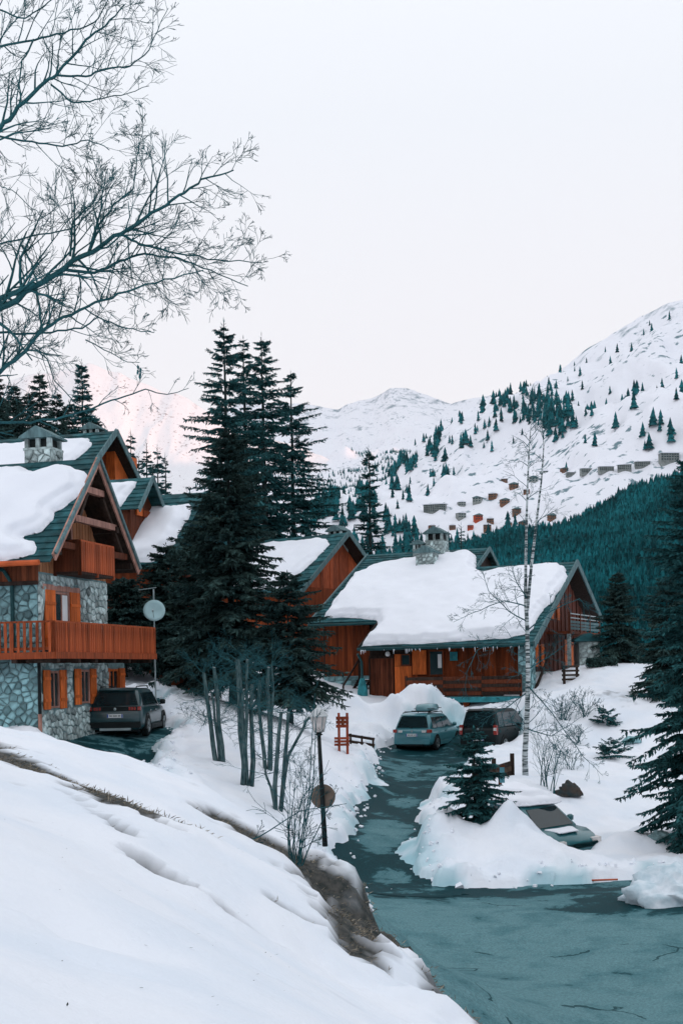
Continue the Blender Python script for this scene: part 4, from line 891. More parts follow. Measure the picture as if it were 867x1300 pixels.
# chimneys
def roof_hit(px, py):
    return px_on(chM, px, py, (0, -1, ZE), Vector((0, -SLP, 1)))
ca = roof_hit(539, 731); cA = chimney(chM, (ca.x, ca.y + .4, ca.z + .1), 1.05, .8, 1.2, 'chimney', 71, roof=.02)
cb = roof_hit(550, 716); chimney(chM, (cb.x + .1, cb.y + .4, cb.z), 1.05, 1.0, 1.35, 'chimney', 81, roof=.42)
cc = roof_hit(529, 716); chimney(chM, (cc.x, cc.y + .5, cc.z), .6, .6, .85, 'chimney', 91, roof=.32)
# snow on the near slope, with the lower lobe over the porch eave and steps by the verge
svM = Vector((0, 1, SLP)).normalized(); kM = math.sqrt(1 + SLP ** 2)
def ab(px, py): q = roof_hit(px, py); return (q.x, (q.y + 1.0) * kM)
outl = [ab(*p) for p in [(458,822),(466,812),(480,795),(478,788),(412,784),(425,765),(448,738),(470,722),(505,716),(545,712),(570,708),(597,704),(607,708),(602,724),(612,730),(650,727),(700,723),(716,724),(721,732),(712,748),(700,765),(686,780),(682,790),(676,800),(672,806),(640,811),(560,817)]]
put_slab(snow_slab('roof_snow', (0, -1.0, ZE), (1, 0, 0), svM, outl, .5, '', 6, .10, rough=.18, edge=.3), chM, 'thick smooth snow blanket on the long roof with stone chimneys')
# steps and rail to the upper porch
st = empty('stair', to_local(chM, chM.location)); st.location = house_matrix(chM) @ Vector((-1.0, .6, -.35)); st.rotation_euler = (0, 0, -thM)
tag(st, 'dark wooden outside stair dusted with snow beside the plank door', 'stair')
for i in range(7):
    MB().box(-.75 - .02 * i, .5, i * .32, i * .32 + .30, i * .2, i * .2 + .07).build('step', M_dark, st)
    MB().box(-.6, .4, i * .32 + .01, i * .32 + .22, i * .2 + .074, i * .2 + .11).build('snow_dusting', M_snow, st)
for x_ in (-.8, .55): MB().beam((x_, 0, 1.0), (x_, 2.2, 2.4), .06, .1).beam((x_, 0, -.2), (x_, 0, 1.0), .08, .08, up=(1, 0, 0)).beam((x_, 2.2, 1.0), (x_, 2.2, 2.4), .08, .08, up=(1, 0, 0)).beam((x_, 0, -.1), (x_, 2.3, 1.35), .06, .2).build('handrail', M_dark, st)
dp_ = MB().tube([(-.28, -.9, 2.3), (-.22, -.55, 1.9), (-.22, -.5, -.2)], .07, 8).build('down_pipe', M_pipe, chM)
MB().lathe([(.28, -.4), (.27, .1), (.2, .5), (.13, .75), (.08, .8)], (-.22, -.5, .25), 12).build('pipe_boot', M_teal, dp_)

# icicles along the front eave of the long chalet
ri = random.Random(5)
for i in range(34):
    x_ = ri.uniform(0, XRm - .2); l_ = ri.uniform(.06, .28); o = MB().tube([(0, 0, 0), (0, 0, -l_ * .6), (0, 0, -l_)], [.022, .014, .003], 5).build('icicle', M_snowroof, roofM); o.location = (x_, -1.16, ZE - .10)

# ------------------------------------------------------------------ trees
M_needle = mat('fir_needles', (.024, .092, .096), .8, .45, 1.2, island=.5, spec=.1)
M_needle_warm = mat('spruce_needles', (.046, .084, .074), .8, .5, 1.0, island=.6, spec=.1, c2=(.018, .048, .049))
M_needle_far = mat('far_needles', (.008, .090, .104), .9, .5, .012, island=.6, spec=.05)  # bluer teal, with distance haze put into the colour
M_bark = mat('dark_bark', (.030, .042, .042), .9, .4, 6, .5, 25, stretch=(3, 3, .6))
M_twig = mat('dark_twigs', (.022, .092, .105), .85, .3, 3)
M_pollard = mat('grey_bark', (.105, .160, .163), .9, .45, 5, .6, 30, stretch=(3, 3, .8), c2=(.018, .050, .056))
def birch_bark():
    m, N, L, b = nmat('birch_bark'); t = N.new('ShaderNodeTexCoord'); mp = N.new('ShaderNodeMapping'); mp.inputs['Scale'].default_value = (1.2, 1.2, 9); L.new(t.outputs['Object'], mp.inputs[0])
    n = N.new('ShaderNodeTexNoise'); n.inputs['Scale'].default_value = 1.6; n.inputs['Detail'].default_value = 5; L.new(mp.outputs[0], n.inputs['Vector'])
    r = N.new('ShaderNodeValToRGB'); r.color_ramp.elements[0].position = .42; r.color_ramp.elements[0].color = (.03, .05, .055, 1); r.color_ramp.elements[1].position = .56; r.color_ramp.elements[1].color = (.52, .57, .58, 1)
    L.new(n.outputs['Fac'], r.inputs[0]); L.new(r.outputs[0], b.inputs['Base Color']); b.inputs['Roughness'].default_value = .8; return m
M_birch = birch_bark()

def diamonds(O, Dv, W, Ln, Wd):
    """flat leaf-shaped blades: origins, unit directions, unit width vectors, lengths, half widths"""
    Dv = Dv * Ln[:, None]; W = W * Wd[:, None]; n = len(O)
    V = np.stack([O, O + Dv * .45 + W, O + Dv, O + Dv * .45 - W], 1).reshape(-1, 3)
    return V, np.arange(4 * n).reshape(-1, 4)
def norm(a): return a / (np.linalg.norm(a, axis=-1, keepdims=True) + 1e-9)
def conifer_mesh(H, Rr, seed, z0=.08, whorls=34, per=7, seg=11, droop=.35, prof=.85, blade=.34, dense=2, sparse=0.0, top=.0, up=.25):
    m = seg
    g = np.random.default_rng(seed)
    zb, az, ln, tt = [], [], [], []
    for i in range(whorls):
        t = (i + g.uniform(-.5, .5)) / whorls; t = np.clip(t, 0, .985); tz = z0 + (1 - z0) * t ** .92
        k = max(3, int(per * (1 - .45 * t))); a0 = g.uniform(0, 6.28)
        for j in range(k):
            if g.random() < sparse: continue
            zb.append(H * tz + g.uniform(-.4, .4) * H / whorls); az.append(a0 + 6.28 * j / k + g.uniform(-.6, .6))
            shape = (1 - t) ** (prof * .9)  * (.55 + .45 * min(1, t * 5 + .55)); ln.append(max(.12, Rr * shape * g.uniform(.5, 1.2) + .10)); tt.append(t)
    zb, az, ln, tt = map(np.array, (zb, az, ln, tt)); nb = len(zb)
    s = np.linspace(.12, 1.0, m)[None, :] + g.uniform(-.03, .03, (nb, m)); s = np.clip(s, .05, 1)
    dr = droop * (1.15 - tt)[:, None] * g.uniform(.4, 1.6, (nb, 1)); upv = up * (.3 + tt)[:, None]
    curve = lambda q: upv * q - dr * q ** 2 * 1.5 + dr * .55 * q ** 4
    r_ = ln[:, None] * s; zc = zb[:, None] + ln[:, None] * curve(s)
    ca, sa = np.cos(az)[:, None], np.sin(az)[:, None]
    pos = np.stack([r_ * ca, r_ * sa, zc], -1)
    rad = np.stack([np.broadcast_to(ca, s.shape), np.broadcast_to(sa, s.shape), (curve(s + .03) - curve(s - .03)) / .06], -1); rad = norm(rad)
    sid = np.stack([-np.broadcast_to(sa, s.shape), np.broadcast_to(ca, s.shape), 0 * s], -1)
    Vs, Fs, off = [], [], 0
    def emit(O, D_, W_, L_, h_):
        nonlocal off
        V, Fq = diamonds(O.reshape(-1, 3), norm(D_.reshape(-1, 3)), norm(W_.reshape(-1, 3)), L_.ravel(), h_.ravel()); Vs.append(V); Fs.append(Fq + off); off += len(V)
    sz = (.35 + .65 * np.clip(ln, 0, Rr) / Rr)[:, None]
    for sg in (-1, 1):
        for q in range(dense):
            ang = g.uniform(.55, 1.15, s.shape); hang = g.uniform(.1, .9, s.shape)
            D_ = rad * np.cos(ang)[..., None] + sid * sg * np.sin(ang)[..., None]; D_[..., 2] -= hang * (.25 + droop)
            L_ = blade * sz * (1.25 - .75 * s) * g.uniform(.7, 1.5, s.shape)
            W_ = np.cross(D_, rad + g.normal(0, .5, rad.shape)); W_[..., 2] *= .5
            emit(pos + rad * g.uniform(-.04, .04, s.shape)[..., None], D_, W_, L_, L_ * g.uniform(.10, .17, s.shape))
            # second-order sprays off each twig
            O2 = pos + norm(D_) * (L_ * g.uniform(.35, .8, s.shape))[..., None]
            D2 = norm(D_) + rad * .5 + g.normal(0, .45, rad.shape); D2[..., 2] -= .25; L2 = L_ * g.uniform(.45, .8, s.shape)
            emit(O2, D2, np.cross(D2, g.normal(0, 1, rad.shape)), L2, L2 * .17)
    # hanging comb and the shoot along the branch itself
    D_ = g.normal(0, .35, rad.shape); D_[..., 2] = -1; L_ = blade * .75 * sz * (.5 + droop) * g.uniform(.5, 1.3, s.shape); emit(pos, D_, np.cross(D_, sid + g.normal(0, .3, rad.shape)), L_, L_ * .16)
    L_ = ln[:, None] / m * 1.7 + 0 * s; emit(pos, rad, sid + g.normal(0, .3, rad.shape), L_, L_ * .15 + .015)
    # leader tip
    k = 14; O = np.zeros((k, 3)); O[:, 2] = H * np.linspace(.955, 1.0, k); a = g.uniform(0, 6.28, k); D_ = np.stack([np.cos(a), np.sin(a), np.full(k, .7)], -1); D_[-1] = (0, 0, 1)
    emit(O, D_, np.cross(D_, [[.2, .3, 1.0]]), np.full(k, .035 * H * .5 + .06), np.full(k, .03))
    return np.concatenate(Vs), np.concatenate(Fs)
def conifer(name, pos, H, Rr, seed, label, group, m=M_needle, lean=0.0, **kw):
    t = empty(name, pos, random.Random(seed).uniform(0, 6.28)); tag(t, label, 'tree', group)
    r = random.Random(seed); k = 9; pts = [(lean * (i / k) ** 2 + r.uniform(-.03, .03) * (i > 0), r.uniform(-.03, .03) * (i > 0), -.4 + (H + .4) * i / k) for i in range(k + 1)]
    b = H * .013 + .05; MB().tube(pts, [b * (1 - .93 * i / k) for i in range(k + 1)], 8).build('trunk', M_bark, t, True)
    V, Fq = conifer_mesh(H, Rr, seed, **kw)
    tr = random.Random(seed + 1); dead = MB()
    for i in range(14):
        z = H * tr.uniform(.05, .5); a = tr.uniform(0, 6.28); l = Rr * tr.uniform(.3, .7); dead.tube([(0, 0, z), (math.cos(a) * l * .5, math.sin(a) * l * .5, z + .02 * l), (math.cos(a) * l, math.sin(a) * l, z - .2 * l)], [.03, .02, .006], 4, False)
    tag(dead.build('dead_branches', M_bark, t), kind='stuff')
    link('crown', np_mesh('crown', V, Fq, m), t)
    return t
def base_at(px, D, py_hint=900):
    x = P(px, py_hint, D).x; return Vector((x, D, float(ground_h(np.array([x]), np.array([D]))[0]) - .05))
def top_h(pos, px, py): return P(px, py, pos.y).z - pos.z
def fir(px, D, ytop, Rr, seed, label, group, m=M_needle, **kw):
    b = base_at(px, D, ytop); H = top_h(b, px, ytop); return conifer('fir_tree', b, H, Rr, seed, label, group, m, **kw)
GF = 'firs between the chalets'
fir(284, 84, 410, 4.9, 101, 'tallest open-branched fir with drooping tiers beside the dense spruce', GF, whorls=32, per=10, seg=17, droop=.42, prof=.78, blade=.58, sparse=.08, up=.3)
fir(309, 92, 432, 3.7, 102, 'slim fir standing between two taller firs', GF, whorls=36, per=10, seg=14, droop=.38, prof=.80, blade=.58, sparse=.08)
fir(332, 90, 428, 4.5, 103, 'tall straight fir with short dense upper branches', GF, whorls=38, per=10, seg=15, droop=.35, prof=.70, blade=.58, sparse=.08)
fir(369, 94, 476, 5.0, 104, 'broad fir at the edge of the clump above the half hidden chalet', GF, whorls=36, per=10, seg=16, droop=.33, prof=.68, blade=.58, sparse=.08)
conifer('spruce_tree', base_at(296, 49.5), top_h(base_at(296, 49.5), 292, 548), 3.0, 105, 'dense dark spruce hiding the orange gabled chalet, above the pollarded trunks', GF, M_needle_warm, whorls=40, per=11, seg=15, z0=.10, droop=.34, prof=.66, blade=.40, dense=4)
conifer('spruce_tree', base_at(368, 47.5), top_h(base_at(368, 47.5), 365, 728), 2.1, 106, 'lower dark spruce spreading towards the stair of the long chalet', GF, M_needle_warm, whorls=28, per=10, seg=13, z0=.14, droop=.32, prof=.5, blade=.32, dense=3)
conifer('spruce_tree', base_at(215, 54), top_h(base_at(215, 54), 222, 692), 1.9, 107, 'dark spruce beside the satellite dish', GF, M_needle_warm, whorls=32, per=10, seg=12, z0=.16, droop=.32, prof=.55, blade=.36, dense=3)
conifer('spruce_tree', base_at(160, 53), top_h(base_at(160, 53), 168, 735), 2.1, 108, 'dark spruce behind the parked dark car and lower balcony', GF, M_needle_warm, whorls=28, per=10, seg=12, z0=.18, droop=.32, prof=.5, blade=.36, dense=3)
conifer('spruce_tree', base_at(256, 57), top_h(base_at(256, 57), 258, 668), 1.9, 119, 'dark spruce wedged between the dense spruce and the wing roof', GF, M_needle_warm, whorls=30, per=10, seg=12, z0=.1, droop=.32, prof=.55, blade=.36, dense=3)
fir(468, 92, 570, 2.5, 109, 'solitary fir rising behind the long snowy roof', GF, whorls=32, per=9, seg=12, droop=.3, prof=.70, blade=.46, sparse=.08)
fir(585, 105, 668, .9, 117, 'small fir top peeping over the long snowy roof', GF, whorls=22, per=7, seg=9, droop=.3, prof=.8, blade=.4)
GR = 'conifers on the snowy slope'
conifer('spruce_tree', base_at(880, 34.2), top_h(base_at(880, 34.2), 866, 585), 1.75, 110, 'tall near spruce with drooping branches over the roadside snow', GR, M_needle, whorls=46, per=9, seg=15, z0=.02, droop=.42, prof=.5, blade=.27, dense=3)
conifer('spruce_tree', base_at(787, 66), top_h(base_at(787, 66), 785, 728), 1.35, 111, 'small dark fir on the slope beside the long chalet', GR, M_needle_warm, whorls=28, per=9, seg=11, z0=.04, droop=.3, prof=.65, blade=.32, dense=3)
conifer('spruce_tree', base_at(848, 57), top_h(base_at(848, 57), 850, 735), 1.5, 112, 'dark fir behind the tall near spruce', GR, M_needle_warm, whorls=28, per=9, seg=11, z0=.04, droop=.3, prof=.55, blade=.34, dense=3)
sb = G(604, 1080); sb.z = float(ground_h(np.array([sb.x]), np.array([sb.y]))[0]) - .05
conifer('young_spruce', sb, top_h(sb, 598, 925), 1.05, 113, 'young spruce growing from the snow wedge beside the driveway', GR, M_needle, whorls=17, per=8, seg=12, z0=.08, droop=.22, prof=.75, blade=.24, dense=2, sparse=.1)
GL = 'conifers on the hill behind the stone chalet'
for i, (px, D, yt, rr) in enumerate([(104,112,460,1.9),(50,105,472,2.2),(18,112,488,2.4),(72,120,500,2.2),(-8,104,470,2.4),(35,128,500,2.4),(88,126,510,2.2),(122,118,530,1.8),(5,125,505,2.6)]):
    fir(px, D, yt, rr, 130 + i, ['slender fir standing clear of the hilltop wood', 'tallest dark fir in the hilltop wood above the stone chimney'][i] if i < 2 else 'dark fir in the hilltop wood behind the stone chimney', GL, M_needle if i == 0 else M_needle_warm, whorls=32, per=9, seg=10, droop=.3, prof=.62, blade=.62)
for i, (px, D, yt, rr) in enumerate([(166,160,548,1.6),(186,165,562,1.7),(200,160,568,1.8),(210,170,580,1.8),(176,158,580,1.8),(194,156,590,2.0),(158,165,585,1.8)]):
    fir(px, D, yt, rr, 150 + i, ('tallest of the small distant firs beyond the high gable' if i == 0 else 'small distant fir between the high gable and the open-branched fir'), GL, whorls=28, per=9, seg=9, droop=.25, prof=.65, blade=.75)

# ---- far trees: jagged tiers, each a thing; beyond 300 one mass
def far_tree_mesh(seed, tiers=4, n=7):
    r = random.Random(seed); v, f = [], []
    for k in range(tiers):
        z0 = .08 + .80 * k / tiers; z1 = min(1.0, z0 + 1.5 / tiers); rad = .17 * (1 - k / tiers * .85); b = len(v)
        for i in range(n):
            a = 6.283 * (i + r.uniform(-.3, .3)) / n; q = rad * r.uniform(.65, 1.2); v.append((q * math.cos(a), q * math.sin(a), z0 + r.uniform(-.03, .03)))
        v.append((0, 0, z1)); f += [(b + i, b + (i + 1) % n, b + n) for i in range(n)]
    return v, f
FT = [far_tree_mesh(i) for i in range(5)]; FTM = [mesh_from('far_tree', v, f, M_needle_far) for v, f in FT]
cand = []
g = np.random.default_rng(5)
n = 30000; u = g.random(n); t = g.random(n) ** .9; p = right.at(u, t); X, Y, Z = p[:, 0], p[:, 1], p[:, 2]
a = X * cR - Z * sR; b = X * sR + Z * cR; px = CX + F * a / Y; py = CY - F * b / Y
nz1 = fbm(px * 1.0 + 50, py * 2.2 + 33, 60, 4); nz2 = fbm(px, py + px * .35, 22, 3)
dens = .008 + .30 * np.clip(nz1 * 1.4 + .02, 0, 1) * np.clip((py - 455) / 60, 0, 1) * (nz2 > -.08)
diag = 655 - (px - 430) * .62                     # wooded strip climbing across the slope
dens += .75 * np.exp(-((py - diag + 6 * nz2 * 10) / 9) ** 2) * ((px > 425) & (px < 640)) * np.clip(.6 + nz2 * 2.2, 0, 1)
dens += .9 * np.exp(-(((px - 712) / 22) ** 2 + ((py - 535) / 16) ** 2)) * (nz2 > -.1) + .8 * np.exp(-(((px - 850) / 40) ** 2 + ((py - 548) / 9) ** 2)) + .6 * np.exp(-(((px - 668) / 28) ** 2 + ((py - 530) / 16) ** 2))
dens += .8 * np.clip((py - (690 - (px - 430) * .04)) / 14, 0, 1)
dens += .9 * np.clip(nz2 * 2 + .25, 0, 1) * ((px > 385) & (px < 530) & (py > 575) & (py < 690))
dens *= .35 + 2.2 * (fbm(px * 1.2 + 9, py * 1.6, 13, 2) > .06)
dens *= np.where((py > 575) & (py < 668) & (px > 520), .45, 1) 
ok = (g.random(n) < dens * .55) & (px > -60) & (px < 960) & (py < 720)
idx = np.nonzero(ok)[0]; size = g.uniform(15, 36, n) * (1 - .25 * (py < 500))
vis = [i for i in idx if 395 < px[i] < 880 and py[i] < 690]
vis.sort(key=lambda i: -size[i] / Y[i]); near = set(vis[:290])
def zone(i):
    return ('lone dark conifer high on the open snow slope' if py[i] < 520 else 'dark conifer on the village slope' if py[i] > 585 else 'dark conifer on the middle of the snowy mountainside')
sv_, sf_ = [], []; so_ = 0
for i in idx:
    s = float(size[i]); k = int(i) % 5
    if i in near:
        o = link('far_conifer', FTM[k]); o.location = (X[i], Y[i], Z[i] - .8); o.scale = (s * (1.2 + .5 * (i % 3) / 2), s * (1.2 + .5 * (i % 3) / 2), s); o.rotation_euler = (0, 0, float(i % 7)); tag(o, zone(i), 'tree', 'scattered conifers on the mountainside')
    else:
        v, f = FT[k]; sv_.append(np.array(v) * [s * 1.25, s * 1.25, s] + [X[i], Y[i], Z[i] - .8]); sf_.append(np.array(f) + so_); so_ += len(v)
# the dense wood on the spur
n = 18000; u = .12 + .76 * g.random(n); t = g.random(n) * .97; p = spur.at(u, t); keep = np.ones(n, bool)
for i in np.nonzero(keep)[0]:
    s = g.uniform(6.5, 14) * (.6 + .4 * min(1, p[i, 1] / 1200)); v, f = FT[int(i) % 5]; sv_.append(np.array(v) * [s * 1.3, s * 1.3, s] + p[i] - [0, 0, 1]); sf_.append(np.array(f) + so_); so_ += len(v)
# sparse wood low on the far ridge
n = 4200; u = g.random(n); t = .38 + .62 * g.random(n); p = midr.at(u, t)
for i in range(n):
    if fbm(p[i, 0], p[i, 1], 420, 4) < .14: continue
    s = g.uniform(14, 24); v, f = FT[i % 5]; sv_.append(np.array(v) * [s * 1.4, s * 1.4, s] + p[i]); sf_.append(np.array(f) + so_); so_ += len(v)
tag(link('forest', np_mesh('forest', np.concatenate(sv_), np.concatenate(sf_), M_needle_far)), 'dense dark conifer forest on the wooded hill and lower slopes', 'forest', kind='stuff')

# ---- bare branching trees
def grow(tw, p, d, L, r, lev, g, maxlev, bend=.35, ratio=.62, kids=(3, 5), grav=0.0, ang=(.45, .95), sides=4, minr=.0028):
    k = max(2, min(5, int(L / .16) + 2)) if lev < maxlev else 3; pts = [Vector(p)]; d = Vector(d).normalized()
    for i in range(k):
        d = (d + Vector((g.gauss(0, bend), g.gauss(0, bend), g.gauss(0, bend) + grav)) * .5).normalized(); pts.append(pts[-1] + d * L / k)
    rad = [max(minr, r * (1 - .7 * i / k)) for i in range(k + 1)]
    tw.tube(pts, rad, 3 if lev >= maxlev - 1 else sides, False)
    if lev >= maxlev: return
    for j in range(g.randint(*kids)):
        s = g.uniform(.25, 1.0); i = min(k - 1, int(s * k)); q = pts[i].lerp(pts[i + 1], s * k - i); dd = (pts[i + 1] - pts[i]).normalized()
        o = dd.orthogonal().normalized(); o.rotate(Matrix.Rotation(g.uniform(0, 6.283), 3, dd)); th_ = g.uniform(*ang)
        grow(tw, q, dd * math.cos(th_) + o * math.sin(th_), L * ratio * g.uniform(.6, 1.15) * (1.15 - .5 * s), max(minr, rad[i] * .62), lev + 1, g, maxlev, bend, ratio, kids, grav, ang, sides, minr)
def guided_limb(tw, limb, pts, r0, r1, g, n_side, L, maxlev, ang=(.5, 1.0), kids=(3, 5), flat=.55, minr=.0028, grav=.0, ratio=.62):
    """a limb through given points with side branches"""
    P_ = [Vector(p) for p in pts]; fine = []
    for a, b in zip(P_[:-1], P_[1:]):
        for k in range(4): fine.append(a.lerp(b, k / 4) + Vector((g.gauss(0, .012), g.gauss(0, .012), g.gauss(0, .012))) * min(1, L))
    fine.append(P_[-1]); n = len(fine); rad = [r0 + (r1 - r0) * i / (n - 1) for i in range(n)]
    limb.tube(fine, rad, 7)
    for j in range(n_side):
        s = (j + g.uniform(.1, .9)) / n_side; s = .06 + .94 * s; i = min(n - 2, int(s * (n - 1))); q = fine[i].lerp(fine[i + 1], s * (n - 1) - i); d = (fine[i + 1] - fine[i]).normalized()
        up = Vector((0, flat * g.uniform(-1, 1), 1)).normalized() * (1 if (j % 2 or g.random() < .25) else -1); o = (up - d * up.dot(d)).normalized(); th_ = g.uniform(*ang)
        grow(tw, q, d * math.cos(th_) + o * math.sin(th_), L * (1.1 - .6 * s) * g.uniform(.55, 1.2), max(minr, rad[i] * .55), 1, g, maxlev, .26, ratio, kids, grav, (.35, .8), 4, minr)
g2 = random.Random(42)
tb = Vector((-4.9, 12.2, float(base_h(-4.9, 12.2)) - .2))
bt = empty('bare_tree', tb); tag(bt, 'bare deciduous tree reaching dark leafless branches over the chalets', 'tree')
trunk = MB(); K = .4037
def L_(pts, D0=12.0, D1=11.4): return [P(x * K, y * K, D0 + (D1 - D0) * i / max(1, len(pts) - 1)) - tb for i, (x, y) in enumerate(pts)]
trunk.tube([(0, 0, -.3), (.05, 0, 1.2), (.0, .05, 2.6), (.12, 0, 4.2), (.05, .1, 6.2), (.2, 0, 8.2), (.35, .1, 10.5)], [.26, .21, .18, .15, .12, .08, .04], 10)
trunk.build('trunk', M_twig, bt, True)
anchors = {0: (.0, .05, 2.4), 1: (.1, 0, 3.4), 2: (.12, 0, 4.4), 3: (.05, .1, 6.0), 4: (.1, .05, 6.9)}
LIMBS = [  # anchor, crop-space polyline, r0, r1, side branches, length, levels
 (1, [(-60,1000),(0,970),(110,905),(205,845),(285,790),(380,735),(480,672),(560,620),(640,565),(735,535)], .038, .006, 30, .66, 4),
 (1, [(-60,965),(0,938),(110,893)], .028, .024, 3, .4, 3),
 (None, [(205,850),(300,858),(380,822),(450,797),(560,812),(660,850),(780,900)], .017, .004, 18, .42, 4),
 (None, [(380,738),(445,768),(560,797),(680,818),(825,826)], .013, .004, 18, .42, 4),
 (0, [(-60,1205),(0,1172),(60,1120),(130,1045),(200,1000),(300,952),(400,915),(520,880),(640,850)], .026, .005, 24, .45, 4),
 (0, [(-60,1040),(0,1046),(100,1050),(160,1044),(260,1034),(310,1000),(400,1032),(485,1046)], .015, .004, 14, .36, 4),
 (3, [(-60,470),(0,410),(60,338),(150,255),(182,235),(270,130),(330,80),(392,15)], .028, .006, 20, .5, 4),
 (None, [(182,235),(270,240),(340,215),(410,210),(470,160),(495,95),(530,25)], .011, .003, 14, .34, 3),
 (4, [(-60,165),(0,147),(110,125),(200,102),(300,72),(345,-10)], .016, .004, 18, .45, 4),
 (None, [(110,125),(72,190),(56,300),(50,345)], .009, .005, 8, .3, 3),
 (2, [(-60,420),(0,432),(100,445),(200,460),(280,440),(345,472)], .014, .004, 16, .4, 4),
 (None, [(160,265),(230,325),(300,312),(380,300),(470,270)], .010, .003, 12, .3, 3),
 (2, [(-60,780),(0,765),(100,745),(220,720),(260,690),(320,640),(330,560)], .011, .003, 16, .36, 4),
 (None, [(285,790),(302,720),(360,642),(420,590),(432,490),(450,400)], .012, .003, 14, .36, 4),
 (None, [(222,805),(230,700),(290,640),(320,590),(270,530)], .012, .003, 12, .34, 4),
 (0, [(-60,1340),(0,1328),(97,1328),(178,1317),(282,1288),(371,1253),(460,1224),(527,1243),(594,1221)], .017, .003, 12, .3, 3),
 (None, [(115,905),(125,980),(135,1045)], .012, .010, 3, .2, 3),
 (None, [(110,1095),(150,1130),(175,1200),(240,1270),(300,1290)], .008, .003, 8, .25, 3),
 (None, [(270,1070),(330,1100),(400,1138),(440,1140)], .006, .003, 6, .2, 3),
 (None, [(70,770),(100,830),(118,890)], .010, .009, 5, .3, 3),
 (4, [(-60,40),(0,30),(80,60),(140,20),(200,-30)], .012, .004, 10, .35, 3),
 (3, [(-60,560),(0,585),(40,600),(100,655),(160,700)], .006, .003, 6, .3, 3)]
tw = MB()
for k, (an, pl, r0, r1, ns, L, ml) in enumerate(LIMBS):
    pts = L_(pl, 12.0 + (k % 3) * .25, 11.5 + (k % 4) * .3)
    if an is not None: pts = [Vector(anchors[an])] + pts
    lm = MB(); guided_limb(tw, lm, pts, r0, r1, g2, int(ns * 1.15), L * 1.3, ml, kids=(2, 4), minr=.0020, ratio=.70); lm.build('limb', M_twig, bt, True)
# a last withered leaf cluster hanging from one twig
lc = P(176, 463, 11.6) - tb; lv = MB()
for i in range(5):
    a = lc + Vector((g2.uniform(-.015, .015), g2.uniform(-.02, .02), -.02 * i)); lv.add([a, a + Vector((.015, .01, -.02)), a + Vector((.008, 0, -.06)), a + Vector((-.008, .01, -.03))], [(0, 1, 2, 3)])
lv.build('leaf', M_twig, bt)
tag(tw.build('twigs', M_twig, bt), kind='stuff')
print('twig faces', len(tw.f))

# birch with two stems
bb = G(668, 992); bb.z -= .1
br = empty('birch_tree', bb); tag(br, 'twin-stemmed white birch with drooping twigs before the long chalet', 'tree')
DB = bb.y
def BL(L): return [P(x, y, DB + dy) - bb for x, y, dy in L]
tw = MB(); g3 = random.Random(9)
s1 = BL([(667,1000,0),(666,960,0),(669,900,0),(670,860,0),(669,800,0),(667,760,0)]); MB().tube(s1, [.115, .10, .088, .08, .074, .066], 10).build('stem', M_birch, br, True)
A = BL([(667,770,0),(667,720,.1),(668,660,.2),(670,600,.3),(672,560,.3),(675,525,.4),(677,498,.4)]); B = BL([(669,775,0),(674,720,-.1),(681,660,-.2),(687,610,-.2),(690,565,-.3),(687,535,-.3),(690,510,-.3)])
for S in (A, B): MB().tube(S, [.062, .052, .042, .03, .02, .011, .005], 8).build('stem', M_birch, br, True)
lb = MB()
for S, n_ in ((s1, 9), (A, 30), (B, 30)):
    m_ = len(S)
    for j in range(n_):
        s = g3.uniform(.25 if S is s1 else .08, 1) ** (1 if S is s1 else .75); i = min(m_ - 2, int(s * (m_ - 1))); q = S[i].lerp(S[i + 1], s * (m_ - 1) - i); az_ = g3.uniform(0, 6.28)
        ln_ = (g3.uniform(.8, 1.6) if S is s1 else g3.uniform(.5, 1.3) * (1.15 - .5 * s)); grow(tw, q, (math.cos(az_) * .8, math.sin(az_) * .8, .75), ln_, .014, 1, g3, 4, .26, .62, (2, 4), -.14, (.4, .8), 4, .0032)
for L in ([(669,815,0),(640,812,-.5),(605,825,-.8),(592,855,-.9),(591,880,-.9)], [(669,790,0),(645,775,-.4),(620,750,-.6),(608,715,-.8)], [(670,800,0),(700,775,.3),(735,760,.5),(750,775,.6)], [(668,770,0),(640,762,-.5),(600,778,-.8),(575,790,-1)], [(668,760,0),(656,740,-.3),(650,725,-.4)], [(669,870,0),(700,905,-.5),(740,960,-.8),(765,985,-1)], [(668,925,0),(700,935,-.5),(745,905,-.4)],[(669,850,0),(695,835,.3),(725,812,.5)],[(668,880,0),(640,900,-.6),(610,915,-.8)]):
    lb = MB(); guided_limb(tw, lb, BL(L), .024, .005, g3, 14, .8, 3, grav=-.1, minr=.0035); lb.build('branch', M_twig, br, True)
tag(tw.build('twigs', M_twig, br), kind='stuff')

